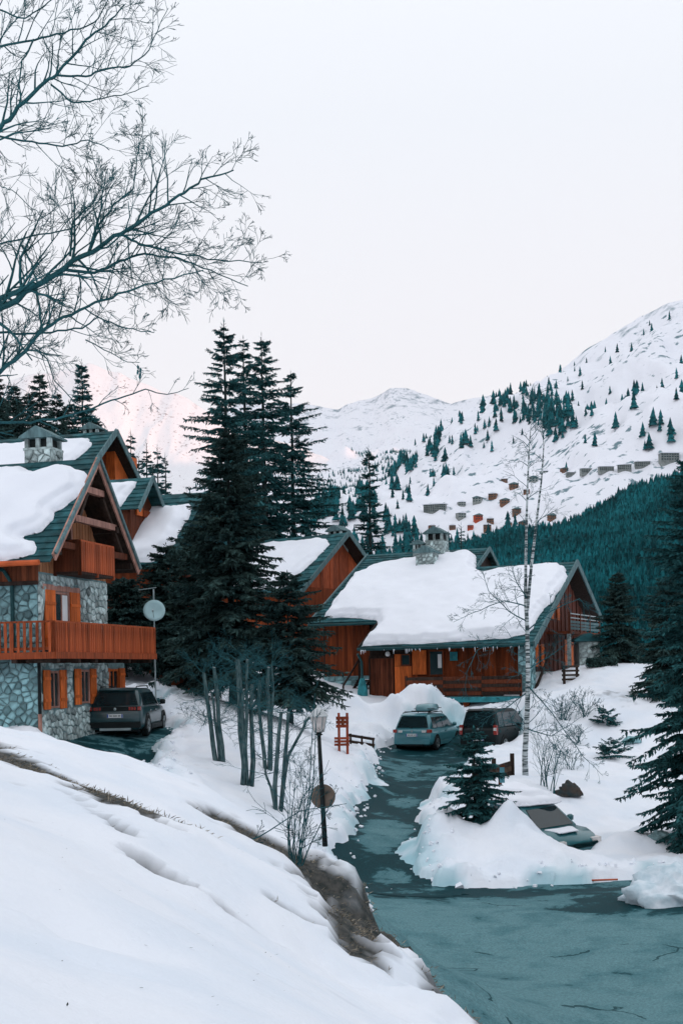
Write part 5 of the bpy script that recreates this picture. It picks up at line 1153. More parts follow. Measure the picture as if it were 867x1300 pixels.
# pollarded clumps
def pollard(px, py, stems, label, seed, whips=20):
    b = G(px, py); b.z -= .08; o = empty('pollarded_tree', b); tag(o, label, 'tree', 'pollarded trees on the snow slope'); g = random.Random(seed); tw = MB()
    for pts, r in stems:
        S = [P(x, y, b.y + .15 * g.uniform(-1, 1)) - b for x, y in pts]; S = [S[0] + Vector((0, 0, -.2))] + [q for a_, b_ in zip(S[:-1], S[1:]) for q in (a_, a_.lerp(b_, .5) + Vector((g.uniform(-.06, .06), g.uniform(-.05, .05), 0)))][1:] + S[-1:]
        n = len(S); MB().tube(S, [r * .62 * (1.3 - .45 * i / (n - 1)) for i in range(n)], 8).build('stem', M_pollard, o, True)
        t = S[-1]; MB().tube([t, t + Vector((.01, 0, .03))], [r * .53, r * .45], 8).build('cut', M_mortar_pale if g.random() < .4 else M_pollard, o)
        for k in range(whips):
            i = g.randint(max(1, n - 3), n - 1); a = g.uniform(0, 6.28); grow(tw, S[i], (math.cos(a), math.sin(a) * .6, g.uniform(-.1, .9)), g.uniform(.4, 1.1), .008, 1, g, 3, .3, .62, (2, 4), -.03, (.4, .9), 4, .003)
    tag(tw.build('twigs', M_twig, o), kind='stuff'); return o
pollard(278, 974, [([(276,972),(268,920),(259,855)], .10), ([(284,975),(278,920),(272,848)], .10), ([(280,970),(273,915),(269,880)], .06)], 'two-stemmed pollarded tree standing apart beside the parking apron', 1)
pollard(316, 1004, [([(312,1004),(306,930),(303,850),(301,838)], .13), ([(318,1003),(320,930),(320,870)], .10), ([(315,1000),(314,900),(314,838)], .07), ([(308,990),(309,920),(309,880)], .09)], 'thick three-stemmed pollarded tree in the middle of the clump', 2)
pollard(340, 985, [([(338,985),(332,930),(330,865)], .085), ([(342,985),(342,900),(341,848)], .10), ([(344,985),(345,910),(345,845)], .06)], 'slim pollarded tree with a forked top behind the clump', 3)
pollard(352, 1036, [([(350,1036),(352,960),(357,905)], .09), ([(355,1034),(362,960),(366,905)], .085), ([(352,1036),(344,1000),(336,965)], .05), ([(356,1030),(366,960),(385,925),(398,905)], .06)], 'low pollarded tree with spreading whips near the street lamp', 4, 16)
# bare shrubs
def shrub(name, pos, n, L, seed, label, lev=3, spread=.6, r=.012, group='bare shrubs', m=M_twig, grav=0.0, kids=(3, 5)):
    o = empty(name, pos); tag(o, label, 'shrub', group); g = random.Random(seed); tw = MB()
    for k in range(n):
        a = g.uniform(0, 6.28); grow(tw, (g.uniform(-.12, .12), g.uniform(-.12, .12), -.1), (math.cos(a) * spread * g.random(), math.sin(a) * spread * g.random(), 1), L * g.uniform(.5, 1.1), r * g.uniform(.6, 1.2), 1, g, lev, .22, .55, kids, grav, (.35, .8), 4, .0035)
    tag(tw.build('stems', m, o), kind='stuff'); return o
def GS(px, py): q = G(px, py); q.z = float(ground_h(np.array([q.x]), np.array([q.y]))[0]); return q
s0 = GS(378, 1108); sh = shrub('shrub', s0, 13, 1.5, 21, 'bare upright shrub on the bank edge before the lamp post', 3, .42, .008, kids=(2, 3))
tw = MB(); lb = MB(); D0 = s0.y
for L in ([(285,1078),(330,1062),(380,1030),(440,1020)], [(376,1105),(392,1010),(400,880)], [(378,1105),(397,1000),(403,900)], [(374,1105),(366,1060),(375,1000)], [(380,1105),(400,1060),(430,1000)]):
    lb = MB(); guided_limb(tw, lb, [P(x, y, D0) - s0 for x, y in L], .013, .004, random.Random(len(L) + L[0][0]), 6, .35, 3); lb.build('branch', M_twig, sh); tag(tw.build('twigs', M_twig, sh), kind='stuff')
for i, (px_, py_, n_, L) in enumerate([(715,925,16,1.25),(735,950,10,1.1),(690,1010,6,2.3),(700,1018,6,2.0),(742,915,12,1.1),(725,985,9,1.3)]):
    shrub('shrub', GS(px_, py_), n_, L, 40 + i, ['dense bare shrub under the birch', 'bare shrub on the open slope beside the birch', 'thin leafless sapling behind the half buried teal car', 'thin leafless sapling behind the half buried teal car', 'dense bare shrub below the chalet railing', 'bare shrub behind the half buried teal car and boulder'][i], 4 if n_ > 8 else 3, .9 if n_ > 8 else .25, .016)
for i, (px_, py_, n_, L) in enumerate([(262,930,5,.8),(395,985,5,.7),(384,1010,6,.9),(240,925,4,.6)]):
    shrub('shrub', GS(px_, py_), n_, L, 60 + i, 'small leafless twigs poking from the snow among the pollarded trees', 3, .8, .008)
# evergreen tufts poking from the snow
for i, (px_, py_) in enumerate([(776,972),(768,925)]):
    b = GS(px_, py_); o = empty('evergreen_shrub', b); tag(o, ['low evergreen shrub poking out of the open snow slope', 'small evergreen sprig on the slope below the chalet railing'][i], 'shrub', 'evergreen shrubs in the snow')
    V, Fq = conifer_mesh([.55, .6][i], [.75, .55][i], 300 + i, z0=.02, whorls=5, per=6, seg=7, droop=.15, prof=.35, blade=.22, dense=2, up=.6, sparse=.25); link('foliage', np_mesh('foliage', V, Fq, M_needle), o)

# ------------------------------------------------------------------ vehicles (x forward, y left, z up)
def car_paint(name, c, rough=.3):
    m = mat(name, c, rough, .12, 1.5, spec=.5); b = m.node_tree.nodes['Principled BSDF']; b.inputs['Coat Weight'].default_value = .4; b.inputs['Coat Roughness'].default_value = .12; return m
M_carglass = mat('car_glass', (.010, .022, .026), .08, .2, 2.0, spec=.6)
M_tyre = mat('tyre', (.010, .013, .014), .8, .2, 8)
M_rim = mat('rim', (.26, .30, .31), .35, .15, 6, metal=.7)
M_red = mat('tail_light', (.28, .020, .012), .25, .2, 8, spec=.5)
M_lamp_white = mat('lamp_lens', (.65, .62, .60), .25, .1, 8, spec=.5)
M_plate = mat('number_plate', (.72, .74, .74), .5, .05, 8)
M_blue = mat('plate_blue', (.02, .07, .30), .5, .1, 8)
def loft(mb, secs, close=True):
    n = len(secs[0]); b = len(mb.v)
    for s in secs: mb.v += [tuple(p) for p in s]
    for i in range(len(secs) - 1):
        for k in range(n): j = (k + 1) % n; mb.f.append((b + i * n + k, b + i * n + j, b + (i + 1) * n + j, b + (i + 1) * n + k))
    if close: mb.f.append(tuple(b + k for k in range(n - 1, -1, -1))); m = b + (len(secs) - 1) * n; mb.f.append(tuple(m + k for k in range(n)))
def car(name, label, pos, heading, L, W, H, paint, belt=.95, hood=.92, wheel=.34, rear_over=.8, front_over=.85, tail_rake=.28, roof0=.12, roof1=1.75, ws=.75, rails=True, box=False, lights='wide', plate=True, trim=M_black, tilt=0.0):
    root = empty(name, pos, heading); root.rotation_euler = (0, tilt, heading); tag(root, label, 'car', 'cars parked in front of the chalets')
    x0, x1 = 0.0, L; hw = W / 2; zb = .24
    def sec(x, w, b, t):
        h = [(w * .80, b), (w * .965, b + .08), (w, b + .25), (w * .995, b + (t - b) * .62), (w * .955, t - .05), (w * .88, t)]
        return [(x, y, z) for y, z in h] + [(x, 0, t + .012)] + [(x, -y, z) for y, z in h[::-1]] + [(x, 0, b)]
    xb = x0; st = [(xb + .0, hw * .86, .42, belt - .14), (xb + .05, hw * .93, .30, belt - .04), (xb + .16, hw * .975, zb + .02, belt), (xb + .5, hw * .99, zb, belt + .005), (L * .35, hw, zb, belt), (L * .62, hw, zb, belt - .005),
          (L * .70, hw * .995, zb, belt - .03), (L * .82, hw * .98, zb, hood - .03), (L - .35, hw * .94, zb, hood - .12), (L - .10, hw * .84, .30, hood - .24), (L, hw * .68, .40, hood - .36)]
    body = MB(); loft(body, [sec(*s) for s in st]); bd = body.build('body', paint, root, True)
    # cabin
    wb, wt = hw * .905, hw * .70
    def cs(x, t, w):   # t: 0 at belt .. 1 at roof
        z = belt - .02 + (H - belt + .02) * t; wr = wb + (wt - wb) * t
        pts = [(wb * w, belt - .04), ((wb + (wr - wb) * .6) * w, belt + (z - belt) * .6), (wr * w, z - .05 * t), (wr * w - .10 * t, z), (0, z + .03 * t)]
        return [(x, y, q) for y, q in pts] + [(x, -y, q) for y, q in pts[-2::-1]]
    xr0, xr1, xf1, xf0 = .10, .10 + tail_rake, roof1, roof1 + ws
    cab = MB(); loft(cab, [cs(xr0, .02, .97), cs(xr0 + tail_rake * .5, .52, .985), cs(xr1 - .03, .90, 1), cs(xr1 + .15, .985, 1), cs((xr1 + xf1) / 2, 1.0, 1), cs(xf1, .97, 1), cs(xf1 + ws * .3, .72, 1), cs(xf0, .02, .98)])
    cb = cab.build('cabin', paint, root, True)
    # glass: rear, front, sides (set just proud of the cabin)
    zt = H - .10; ys = lambda z, e=.012: wb + (wt - wb) * ((z - belt) / (H - belt)) + e
    def lerp(a, b, t): return a + (b - a) * t
    g = MB(); za, zc = belt + .06, H - .12
    xa = xr0 + tail_rake * ((za - belt) / (H - belt)) - .035; xc = xr0 + tail_rake * ((zc - belt) / (H - belt)) - .045
    g.hexa([(xa, -wb * .88, za), (xa + .04, -wb * .88, za), (xa + .04, wb * .88, za), (xa, wb * .88, za), (xc, -wt * .90, zc), (xc + .04, -wt * .90, zc), (xc + .04, wt * .90, zc), (xc, wt * .90, zc)]); g.build('rear_window', M_carglass, cb)
    g = MB(); fa = xf0 - .04; fc = xf1 + .18
    g.hexa([(fa, -wb * .86, belt + .03), (fa + .05, -wb * .86, belt + .03), (fa + .05, wb * .86, belt + .03), (fa, wb * .86, belt + .03), (fc, -wt * .88, zc), (fc + .05, -wt * .88, zc), (fc + .05, wt * .88, zc), (fc, wt * .88, zc)]); g.build('windscreen', M_carglass, cb)
    cuts = [xr1 + .06, xr1 + (xf1 - xr1) * .30, xr1 + (xf1 - xr1) * .68, xf1 + ws * .18]; z0_, z1_ = belt + .03, H - .15
    for s in (-1, 1):
        for i in range(3):
            a, b = cuts[i] + .04, cuts[i + 1] - .02; at = a + (.10 if i == 0 else 0); bt_ = b - (.0 if i < 2 else .0); b0 = b + (ws * .35 if i == 2 else 0)
            y0, y1 = ys(z0_), ys(z1_)
            w = MB(); w.hexa([(a, s * (y0 - .03), z0_), (b0, s * (y0 - .03), z0_), (b0, s * y0, z0_), (a, s * y0, z0_), (at, s * (y1 - .03), z1_), (bt_, s * (y1 - .03), z1_), (bt_, s * y1, z1_), (at, s * y1, z1_)]); w.build('side_window', M_carglass, cb)
        MB().lathe([(.02, -.09), (.09, -.07), (.10, .05), (.05, .09)], (xf1 + ws * .42, s * (hw + .10), belt + .10), 8).build('mirror', trim, root, True)
        MB().box(cuts[1] + .1, cuts[1] + .28, s * hw - .012 * (1 if s > 0 else -1) - .012, s * hw + .02 * s + .012, belt - .16, belt - .12).build('handle', paint, bd)
        MB().box(cuts[2] + .1, cuts[2] + .28, s * hw - .024, s * hw + .024, belt - .16, belt - .12).build('handle', paint, bd)
        MB().box(rear_over + wheel + .1, L - front_over - wheel - .1, s * hw - .03, s * hw + .018, .24, .40).build('sill', trim, bd)
        if rails: MB().tube([(xr1 + .1, s * (wt - .06), H + .0), (xr1 + .2, s * (wt - .06), H + .065), (xf1 - .15, s * (wt - .06), H + .065), (xf1 - .02, s * (wt - .06), H - .005)], .020, 6).build('roof_rail', M_black, root)
    # rear: bumper, lights, plate, spoiler, wiper, emblem
    MB().box(-.035, .12, -hw * .90, hw * .90, .32, .52).build('rear_bumper', trim, root); MB().box(-.03, .05, -hw * .55, hw * .55, .24, .32).build('diffuser', M_metal if lights == 'wide' else M_black, root)
    MB().hexa([(xr1 - .16, -wt * .92, H - .06), (xr1 + .12, -wt * .92, H - .01), (xr1 + .12, wt * .92, H - .01), (xr1 - .16, wt * .92, H - .06), (xr1 - .14, -wt * .90, H - .03), (xr1 + .12, -wt * .90, H + .03), (xr1 + .12, wt * .90, H + .03), (xr1 - .14, wt * .90, H - .03)]).build('spoiler', paint, cb)
    if lights == 'wide':
        MB().box(-.012, .06, -hw * .86, hw * .86, belt - .12, belt + .02).build('light_bar', M_black, root)
        for s in (-1, 1):
            tl = MB()
            for k in range(3): tl.box(-.026, .05, s * hw * .62 + (k - 1) * .085 - .03, s * hw * .62 + (k - 1) * .085 + .03, belt - .10, belt + .0)
            tl.box(-.02, .10, s * hw * .86 - .05, s * hw * .86 + .05, belt - .11, belt + .01); tl.build('tail_light', M_red, root)
    elif lights == 'side':
        for s in (-1, 1):
            MB().box(-.01, .22, s * hw * .86 - .09, s * hw * .86 + .09, belt - .16, belt - .02).build('tail_light', M_red, root); MB().box(-.016, .05, s * hw * .60 - .10, s * hw * .60 + .08, belt - .15, belt - .06).build('reversing_light', M_lamp_white, root)
    else:
        for s in (-1, 1):
            MB().box(-.02, .14, s * hw * .88 - .07, s * hw * .88 + .07, belt - .30, belt + .12).build('tail_light', M_red, root); MB().box(-.03, .05, s * hw * .88 - .068, s * hw * .88 + .068, belt - .12, belt - .0).build('reversing_light', M_lamp_white, root)
    pz = .66 if lights != 'tall' else .50
    pl = MB().box(-.028, .03, -.26, .26, pz, pz + .115).build('number_plate', M_plate, root)
    MB().box(-.031, -.02, .215, .258, pz + .003, pz + .112).build('band', M_blue, pl); MB().box(-.031, -.02, -.258, -.215, pz + .003, pz + .112).build('band', M_blue, pl)
    for k in range(7): MB().box(-.030, -.02, -.185 + k * .055 + (.012 if k in (2, 5) else 0), -.155 + k * .055 + (.012 if k in (2, 5) else 0), pz + .03, pz + .085).build('character', M_black, pl)
    MB().lathe([(.0, .01), (.05, .0), (.05, -.01), (.0, -.012)], (0, 0, 0), 10).build('emblem', M_metal, root).matrix_local = Matrix.Translation((-.012, 0, belt - .06 if lights != 'side' else belt - .10)) @ Matrix.Rotation(-math.pi / 2, 4, 'Y')
    MB().beam((xa - .03, 0, za - .02), ((xa + xc) / 2 - .02, .28, za + .10), .02, .02).build('wiper', M_black, root)
    for s in (-1, 1): MB().box(L - .30, L - .05, s * hw * .72 - .16, s * hw * .72 + .14, hood - .34, hood - .20).build('headlight', M_lamp_white, root)
    # wheels in dark arches
    tyre = MB(); tyre.lathe([(wheel * .62, -.10), (wheel * .93, -.105), (wheel, -.07), (wheel, .07), (wheel * .93, .105), (wheel * .62, .10)], (0, 0, 0), 20); tm = mesh_from('tyre', tyre.v, tyre.f, M_tyre, True)
    rim = MB(); rim.lathe([(wheel * .60, -.02), (wheel * .63, .07), (wheel * .55, .075), (wheel * .50, .04), (.06, .03), (.05, .055), (.0, .055)], (0, 0, 0), 20)
    for k in range(5): a = k * 1.2566; rim.beam((.05 * math.cos(a), .05 * math.sin(a), .06), (wheel * .58 * math.cos(a), wheel * .58 * math.sin(a), .065), .07, .03)
    rmm = mesh_from('rim', rim.v, rim.f, M_rim)
    for xw in (rear_over, L - front_over):
        for s in (-1, 1):
            arch = MB(); k = 14; pts = [(xw + (wheel + .065) * math.cos(math.pi * (i / k * 1.16 - .08)), s * (hw - .10), wheel + (wheel + .065) * math.sin(math.pi * (i / k * 1.16 - .08))) for i in range(k + 1)]
            arch.prism(pts, (0, s * .112, 0)); arch.build('wheel_arch', M_black, bd)
            w = link('wheel', tm, root); w.matrix_local = Matrix.Translation((xw, s * (hw - .085), wheel)) @ Matrix.Rotation(-s * math.pi / 2, 4, 'X')
            link('rim', rmm, w).location = (0, 0, .04)
    MB().box(.3, L - .3, -hw * .8, hw * .8, .18, .30).build('underbody', M_black, root)
    return root, dict(xr1=xr1, xf1=xf1, wt=wt)
def on_road(px, py, D):
    p = P(px, py, D); p.z = float(base_h(p.x, p.y)) + .02; return p
def head(deg): return math.radians(90 - deg)      # degrees to the right of straight ahead
M_carA = car_paint('dark_green_paint', (.010, .044, .052)); M_carB = car_paint('blue_grey_paint', (.045, .190, .225)); M_carC = car_paint('black_paint', (.004, .010, .012), .5); M_carC.node_tree.nodes['Principled BSDF'].inputs['Coat Weight'].default_value = .05; M_carC.node_tree.nodes['Principled BSDF'].inputs['Specular IOR Level'].default_value = .2
M_sign = mat('red_sign_wood', (.24, .050, .026), .7, .3, 3, .2, 30, stretch=(5, 5, .8), island=.3)
pA = on_road(147, 937, 41.2)
car('suv', 'dark green estate car with black bumper parked beside the stone chalet', pA, head(2.5), 4.45, 1.86, 1.60, M_carA, belt=1.0, hood=1.0, wheel=.36, tail_rake=.36, roof1=2.55, ws=.85, lights='wide')
pB = on_road(523, 957, 55.5)
cB, inf = car('estate_car', 'blue grey people carrier with a roof box parked on the driveway', pB, head(23), 4.55, 1.83, 1.62, M_carB, belt=.98, hood=.95, wheel=.33, tail_rake=.30, roof1=2.55, ws=1.0, lights='side', trim=M_carB)
for x_ in (inf['xr1'] + .45, inf['xr1'] + 1.35): MB().box(x_ - .03, x_ + .03, -.62, .62, 1.70, 1.73).build('cross_bar', M_black, cB)
rb = empty('roof_box', (0, 0, 0)); rb.matrix_world = Matrix.Translation(pB) @ Matrix.Rotation(head(23), 4, 'Z') @ Matrix.Translation((inf['xr1'] + .25, -.25, 1.735)); tag(rb, 'rounded roof box strapped on the blue grey people carrier', 'roof box')
bx_ = MB(); sc_ = []
for x_, k in ((0, .55), (.06, .8), (.2, .95), (.9, 1.0), (1.35, .92), (1.6, .7), (1.68, .5)):
    w, h = .38 * k, .34 * k; sc_.append([(x_, y, z) for y, z in [(w * .9, .02), (w, .08), (w, h * .55), (w * .8, h * .92), (0, h), (-w * .8, h * .92), (-w, h * .55), (-w, .08), (-w * .9, .02)]])
loft(bx_, sc_); bx_.build('shell', car_paint('box_grey', (.12, .26, .29)), rb, True); MB().box(.03, 1.64, -.375, .375, .10, .125).build('seam', M_black, rb)
pC = on_road(607, 957, 54.5)
car('van', 'black tall estate car with red and white tail light parked behind the young spruce', pC, head(31), 4.35, 1.84, 1.86, M_carC, belt=1.08, hood=1.05, wheel=.35, tail_rake=.16, roof1=2.5, ws=.85, lights='tall', rails=False)
MB_ = snow_slab('van_snow', (0, 0, 0), (1, 0, 0), (0, 1, 0), [(1.0, -.55), (2.4, -.6), (2.5, .3), (1.6, .5)], .12, '', 9, .08)
MB_.matrix_world = Matrix.Translation(pC) @ Matrix.Rotation(head(31), 4, 'Z') @ Matrix.Translation((0, 0, 1.84)); tag(MB_, 'patch of snow on the roof of the black estate car', kind='stuff')

# ------------------------------------------------------------------ street furniture
lp = GS(413, 1090); Dl = lp.y
lamp = empty('street_lamp', lp); tag(lamp, 'black lamp post with glass lantern and round sign on the bank by the driveway', 'lamp post')
top = P(405, 934, Dl) - lp; k = lambda t: Vector((top.x * t, 0, top.z * t))
MB().tube([k(-.08), k(.3), k(.7), k(1.0)], [.075, .065, .058, .05], 10).build('post', M_black, lamp, True)
MB().lathe([(.05, 0), (.10, .03), (.06, .07), (.13, .10)], k(1.0), 8).build('collar', M_black, lamp)
M_lant = mat('lantern_glass', (.50, .44, .42), .3, .25, 6, spec=.5); lz = top.z + .10; la = MB(); n_ = 6
rings = [(.13, 0), (.21, .40)]
for r_, z in rings:
    for i in range(n_): a = i * math.pi / 3; la.v.append((top.x + r_ * math.cos(a), r_ * math.sin(a), lz + z))
la.f = [(i, (i + 1) % 6, 6 + (i + 1) % 6, 6 + i) for i in range(6)] + [(5, 4, 3, 2, 1, 0), (6, 7, 8, 9, 10, 11)]; lt_ = la.build('lantern', M_lant, lamp)
for i in range(6): a = i * math.pi / 3; MB().beam((top.x + .135 * math.cos(a), .135 * math.sin(a), lz), (top.x + .215 * math.cos(a), .215 * math.sin(a), lz + .40), .018, .018).build('glazing_bar', M_metal, lt_)
MB().lathe([(.25, .40), (.25, .42), (.15, .56), (.06, .63), (.03, .70), (.0, .71)], (top.x, 0, lz), 6).build('lantern_roof', mat('lantern_cap', (.45, .47, .48), .5, .2, 5), lamp)
sgc = P(410, 1012, Dl - .09) - lp; sg = MB(); sg.lathe([(.0, .012), (.30, .012), (.325, .006), (.325, -.006), (.0, -.008)], (0, 0, 0), 28)
so_ = sg.build('round_sign', mat('sign_back', (.150, .115, .092), .55, .2, 4, metal=.2), lamp); so_.matrix_local = Matrix.Translation(sgc + Vector((0, .17, 0))) @ Matrix.Rotation(math.pi / 2, 4, 'X') @ Matrix.Rotation(.0, 4, 'Y')
MB().box(sgc.x - .22, sgc.x + .22, .12, .15, sgc.z - .03, sgc.z + .03).build('bracket', M_black, lamp)

wp = GS(436, 970); Dw = wp.y
ws_ = empty('wooden_signpost', wp); tag(ws_, 'red brown wooden signpost with two boards on the snow bank', 'sign')
def W(px, py, dy=0): return P(px, py, Dw + dy) - wp
for xa in (430, 440.5): a, b = W(xa + .8, 972), W(xa, 905); MB().beam((a.x, 0, a.z - .3), (b.x, 0, b.z), .09, .09, up=(0, 1, 0)).build('post', M_sign, ws_)
for y0, y1, xa, xb in ((909, 924, 426.5, 442.5), (935, 947, 424.5, 443.5)):
    n_ = 3
    for i in range(n_):
        a = W(xa, y1 + (y0 - y1) * i / n_ - .2); b = W(xb, y1 + (y0 - y1) * (i + 1) / n_ + .4); MB().box(a.x, b.x, -.10 - .004 * i, -.06, a.z, b.z).build('board', M_sign, ws_)
MB().box(W(433, 915).x, W(437, 915).x, -.125, -.10, W(433, 920).z, W(433, 913).z).build('mark', M_brown, ws_)
fp = GS(455, 958); fe = empty('low_fence', fp); tag(fe, 'low dark wooden fence behind the red brown signpost', 'fence')
for i, x_ in enumerate((-.3, .15, .6)): MB().box(x_ - .04, x_ + .04, -.05 + i * .1, .05 + i * .1, -.2, .62 - i * .1).build('post', M_dark, fe)
for z_ in (.22, .46): MB().beam((-.4, -.03, z_ + .1), (.66, .2, z_ - .1), .05, .11).build('rail', M_dark, fe); MB().beam((-.4, -.03, z_ + .17), (.66, .2, z_ - .03), .05, .03).build('snow_cap', M_snow, fe)
# satellite dish on its pole at the end of the balcony
dpz = P(197, 832, 45.0); dpz = Vector((dpz.x, dpz.y, dpz.z)); gz = float(ground_h(np.array([dpz.x]), np.array([dpz.y]))[0])
sd_ = empty('satellite_dish', (dpz.x, dpz.y, gz)); tag(sd_, 'pale round satellite dish on a thin pole at the end of the lower balcony', 'satellite dish')
zt_ = P(195, 748, 45).z - gz; MB().tube([(0, 0, -.3), (0, 0, zt_)], .028, 8).build('pole', M_metal, sd_)
cz_ = P(197, 776, 45).z - gz; di = MB(); di.lathe([(.0, .0), (.15, .012), (.28, .045), (.385, .085), (.39, .095), (.28, .058), (.15, .026), (.0, .014)], (0, 0, 0), 28)
do = di.build('dish', mat('dish_paint', (.36, .52, .54), .45, .08, 3), sd_, True); do.matrix_local = Matrix.Translation((.03, -.16, cz_)) @ Matrix.Rotation(math.radians(78), 4, 'X') @ Matrix.Rotation(.15, 4, 'Y')
MB().tube([(.03, -.16, cz_ - .3), (.04, -.55, cz_ - .02)], .012, 6).tube([(.04, -.55, cz_ - .02), (.03, -.45, cz_ + .03)], .035, 8).build('feed_arm', M_metal, sd_)
MB().box(-.05, .08, -.15, .03, cz_ - .06, cz_ + .06).build('bracket', M_black, sd_)
an = MB().beam((-.55, 0, zt_ - .02), (.1, 0, zt_ + .06), .025, .025)
for i in range(7): an.beam((-.5 + i * .09, -.18, zt_ - .012 + i * .011), (-.5 + i * .09, .18, zt_ - .012 + i * .011), .01, .01)
an.build('antenna', M_metal, sd_)
# boards holding the bank, small notice
def P2(px, py): q = G(px, py); return q
wl_ = GS(602, 1012); we = GS(650, 992); bw = empty('board_wall', wl_); tag(bw, 'low wall of dark boards holding the snow behind the young spruce', 'wall')
dv = we - wl_; dv.z *= 1
for i in range(4):
    a = Vector((0, 0, -.15 + i * .17)); MB().beam(a, dv + a + Vector((0, 0, .12)), .06, .16).build('plank', M_dark if i % 2 else mat('old_plank', (.075, .050, .035), .85, .4, 3, .3, 30), bw)
for t_ in (0, .5, 1): q = dv * t_; MB().box(q.x - .07, q.x + .07, q.y - .12, q.y - .02, q.z - .4, q.z + .72 + .1 * t_).build('post', M_dark, bw)
np_ = GS(635, 1016); nb = empty('notice_post', np_); tag(nb, 'small narrow notice on a dark post before the board wall', 'sign'); hN = P(635, 972, np_.y).z - np_.z
MB().box(-.05, .05, -.05, .05, -.3, hN).build('post', M_brown, nb); MB().box(-.02, .14, -.075, -.05, hN - .55, hN - .05).build('panel', mat('notice_teal', (.07, .20, .24), .5, .2, 5), nb); MB().box(-.04, .15, -.07, -.055, hN - .05, hN + .03).build('panel_cap', M_brown, nb); MB().box(0, .12, -.075, -.05, hN - .85, hN - .62).build('panel', M_curtain, nb)

# ------------------------------------------------------------------ snow capped stone shelter and round basin by the road
def rock(name, pos, sx, sy, sz, seed, m, label, cat, group=None, snow=0.0, flat=.2):
    g = np.random.default_rng(seed); nu, nv = 44, 28; V = []
    for j in range(nv + 1):
        for i in range(nu):
            a = 2 * math.pi * i / nu; b = math.pi * j / nv - math.pi / 2; V.append((math.cos(a) * math.cos(b), math.sin(a) * math.cos(b), math.sin(b)))
    V = np.array(V); d = fbm(V[:, 0] * 1.6 + seed * 3 + V[:, 2], V[:, 1] * 1.6 + V[:, 2] * 1.3 + seed, .8, 4); V = V * (1 + .45 * d[:, None] + .14 * fbm(V[:, 0] * 5 + seed + V[:, 2] * 4, V[:, 1] * 5 - V[:, 2] * 4, 1.0, 4)[:, None]); V *= [sx, sy, sz]; V[:, 2] = np.maximum(V[:, 2], -sz * flat)
    Fq = []
    for j in range(nv):
        for i in range(nu): Fq.append((j * nu + i, j * nu + (i + 1) % nu, (j + 1) * nu + (i + 1) % nu, (j + 1) * nu + i))
    o = link(name, np_mesh(name, V, np.array(Fq), m, True)); o.location = pos; tag(o, label, cat, group); return o
fz = base_h(CAR.x + .7, CAR.y - 1.4) - .25
M_carD = car_paint('teal_paint', (.020, .130, .150)); hd_ = head(152); org = Vector((CAR.x - 1.05, CAR.y + 1.75, fz + .10))
cD, infD = car('small_car', 'small teal car half buried in roadside snow beside a stone pier', org, hd_, 3.75, 1.66, 1.50, M_carD, belt=.92, hood=.93, wheel=.30, tail_rake=.25, roof1=1.75, ws=.85, rails=False, lights='side', trim=M_carD)
cD.rotation_euler = (math.radians(3), math.radians(2.5), hd_)
MD = Matrix.Translation(org) @ cD.rotation_euler.to_matrix().to_4x4()
cap = snow_slab('car_snow', (0, 0, 0), (1, 0, 0), (0, 1, 0), [(-.5, -.95), (1.7, -.80), (2.0, -.5), (2.05, .5), (1.8, .85), (-.5, 1.0)], .40, '', 12, .06, rough=.22, edge=.35); cap.matrix_world = MD @ Matrix.Translation((0, 0, 1.44)); tag(cap, 'thick overhanging snow on the roof of the half buried teal car', kind='stuff')
cap = snow_slab('bonnet_snow', (0, 0, 0), (1, 0, 0), (0, 1, 0), [(2.75, -.45), (3.3, -.40), (3.35, .2), (2.8, .35)], .07, '', 13, .05, rough=.15, edge=.15); cap.matrix_world = MD @ Matrix.Translation((0, 0, .86)); tag(cap, 'thin snow patch on the bonnet of the half buried teal car', kind='stuff')
pr0 = P(733, 1108, 33.6); bas = empty('stone_pier', pr0); tag(bas, 'short stone pier with a flat coping beside the half buried teal car', 'pier'); zc_ = P(733, 1088, 33.6).z - pr0.z
pr = MB().box(-.16, .20, -.15, .5, -.5, zc_).build('wall', M_mortar, bas); stone_wall(pr, lambda q, z, d: (q, -.15 - d, z), -.16, .20, -.3, zc_ - .02, .19, .15, M_stone, [], 201); stone_wall(pr, lambda q, z, d: (.20 + d, q, z), -.15, .5, -.3, zc_ - .02, .19, .15, M_stone, [], 202)
MB().box(-.42, .27, -.22, .6, zc_, zc_ + .09).build('coping', M_teal, bas)
rk = GS(724, 1024); rock('boulder', rk + Vector((0, .2, .1)), .42, .35, .38, 4, mat('brown_rock', (.075, .055, .045), .9, .5, 4, .6, 18, c2=(.03, .05, .055)), 'dark brown boulder above the half buried teal car', 'boulder', 'boulders in the snow')
rk = GS(802, 950); rock('boulder', rk, .42, .35, .22, 5, M_stone, 'grey stone half buried in the open snow slope', 'boulder', 'boulders in the snow')
rk = GS(838, 1090); rock('boulder', rk, .3, .25, .2, 6, M_mortar, 'small stone at the foot of the tall near spruce', 'boulder', 'boulders in the snow')
pile = P(848, 1168, 27.2); pile.z = ZR
tag(rock('snow_heap', pile + Vector((.40, .5, .02)), 1.25, .85, .72, 8, mat('old_snow', (.74, .79, .84), .8, .12, 3.5, .6, 12, c2=(.42, .54, .60), detail=9), 'dirty heap of old snow lying on the wet road', 'snow heap'), None)
rock('snow_heap', pile + Vector((1.5, .1, .02)), .8, .6, .5, 9, MATS['old_snow'], 'smaller snow lump beside the dirty heap on the road', 'snow heap')
sp = P(755, 1117, 31.2); sp.z = float(base_h(sp.x, sp.y)) + .06; o = MB().tube([(-.35, .05, 0), (.55, -.05, .03)], .025, 6).build('snow_pole', mat('orange_pole', (.45, .10, .05), .6, .2, 4)); o.location = sp; tag(o, 'fallen orange snow pole at the foot of the roadside snow', 'pole')
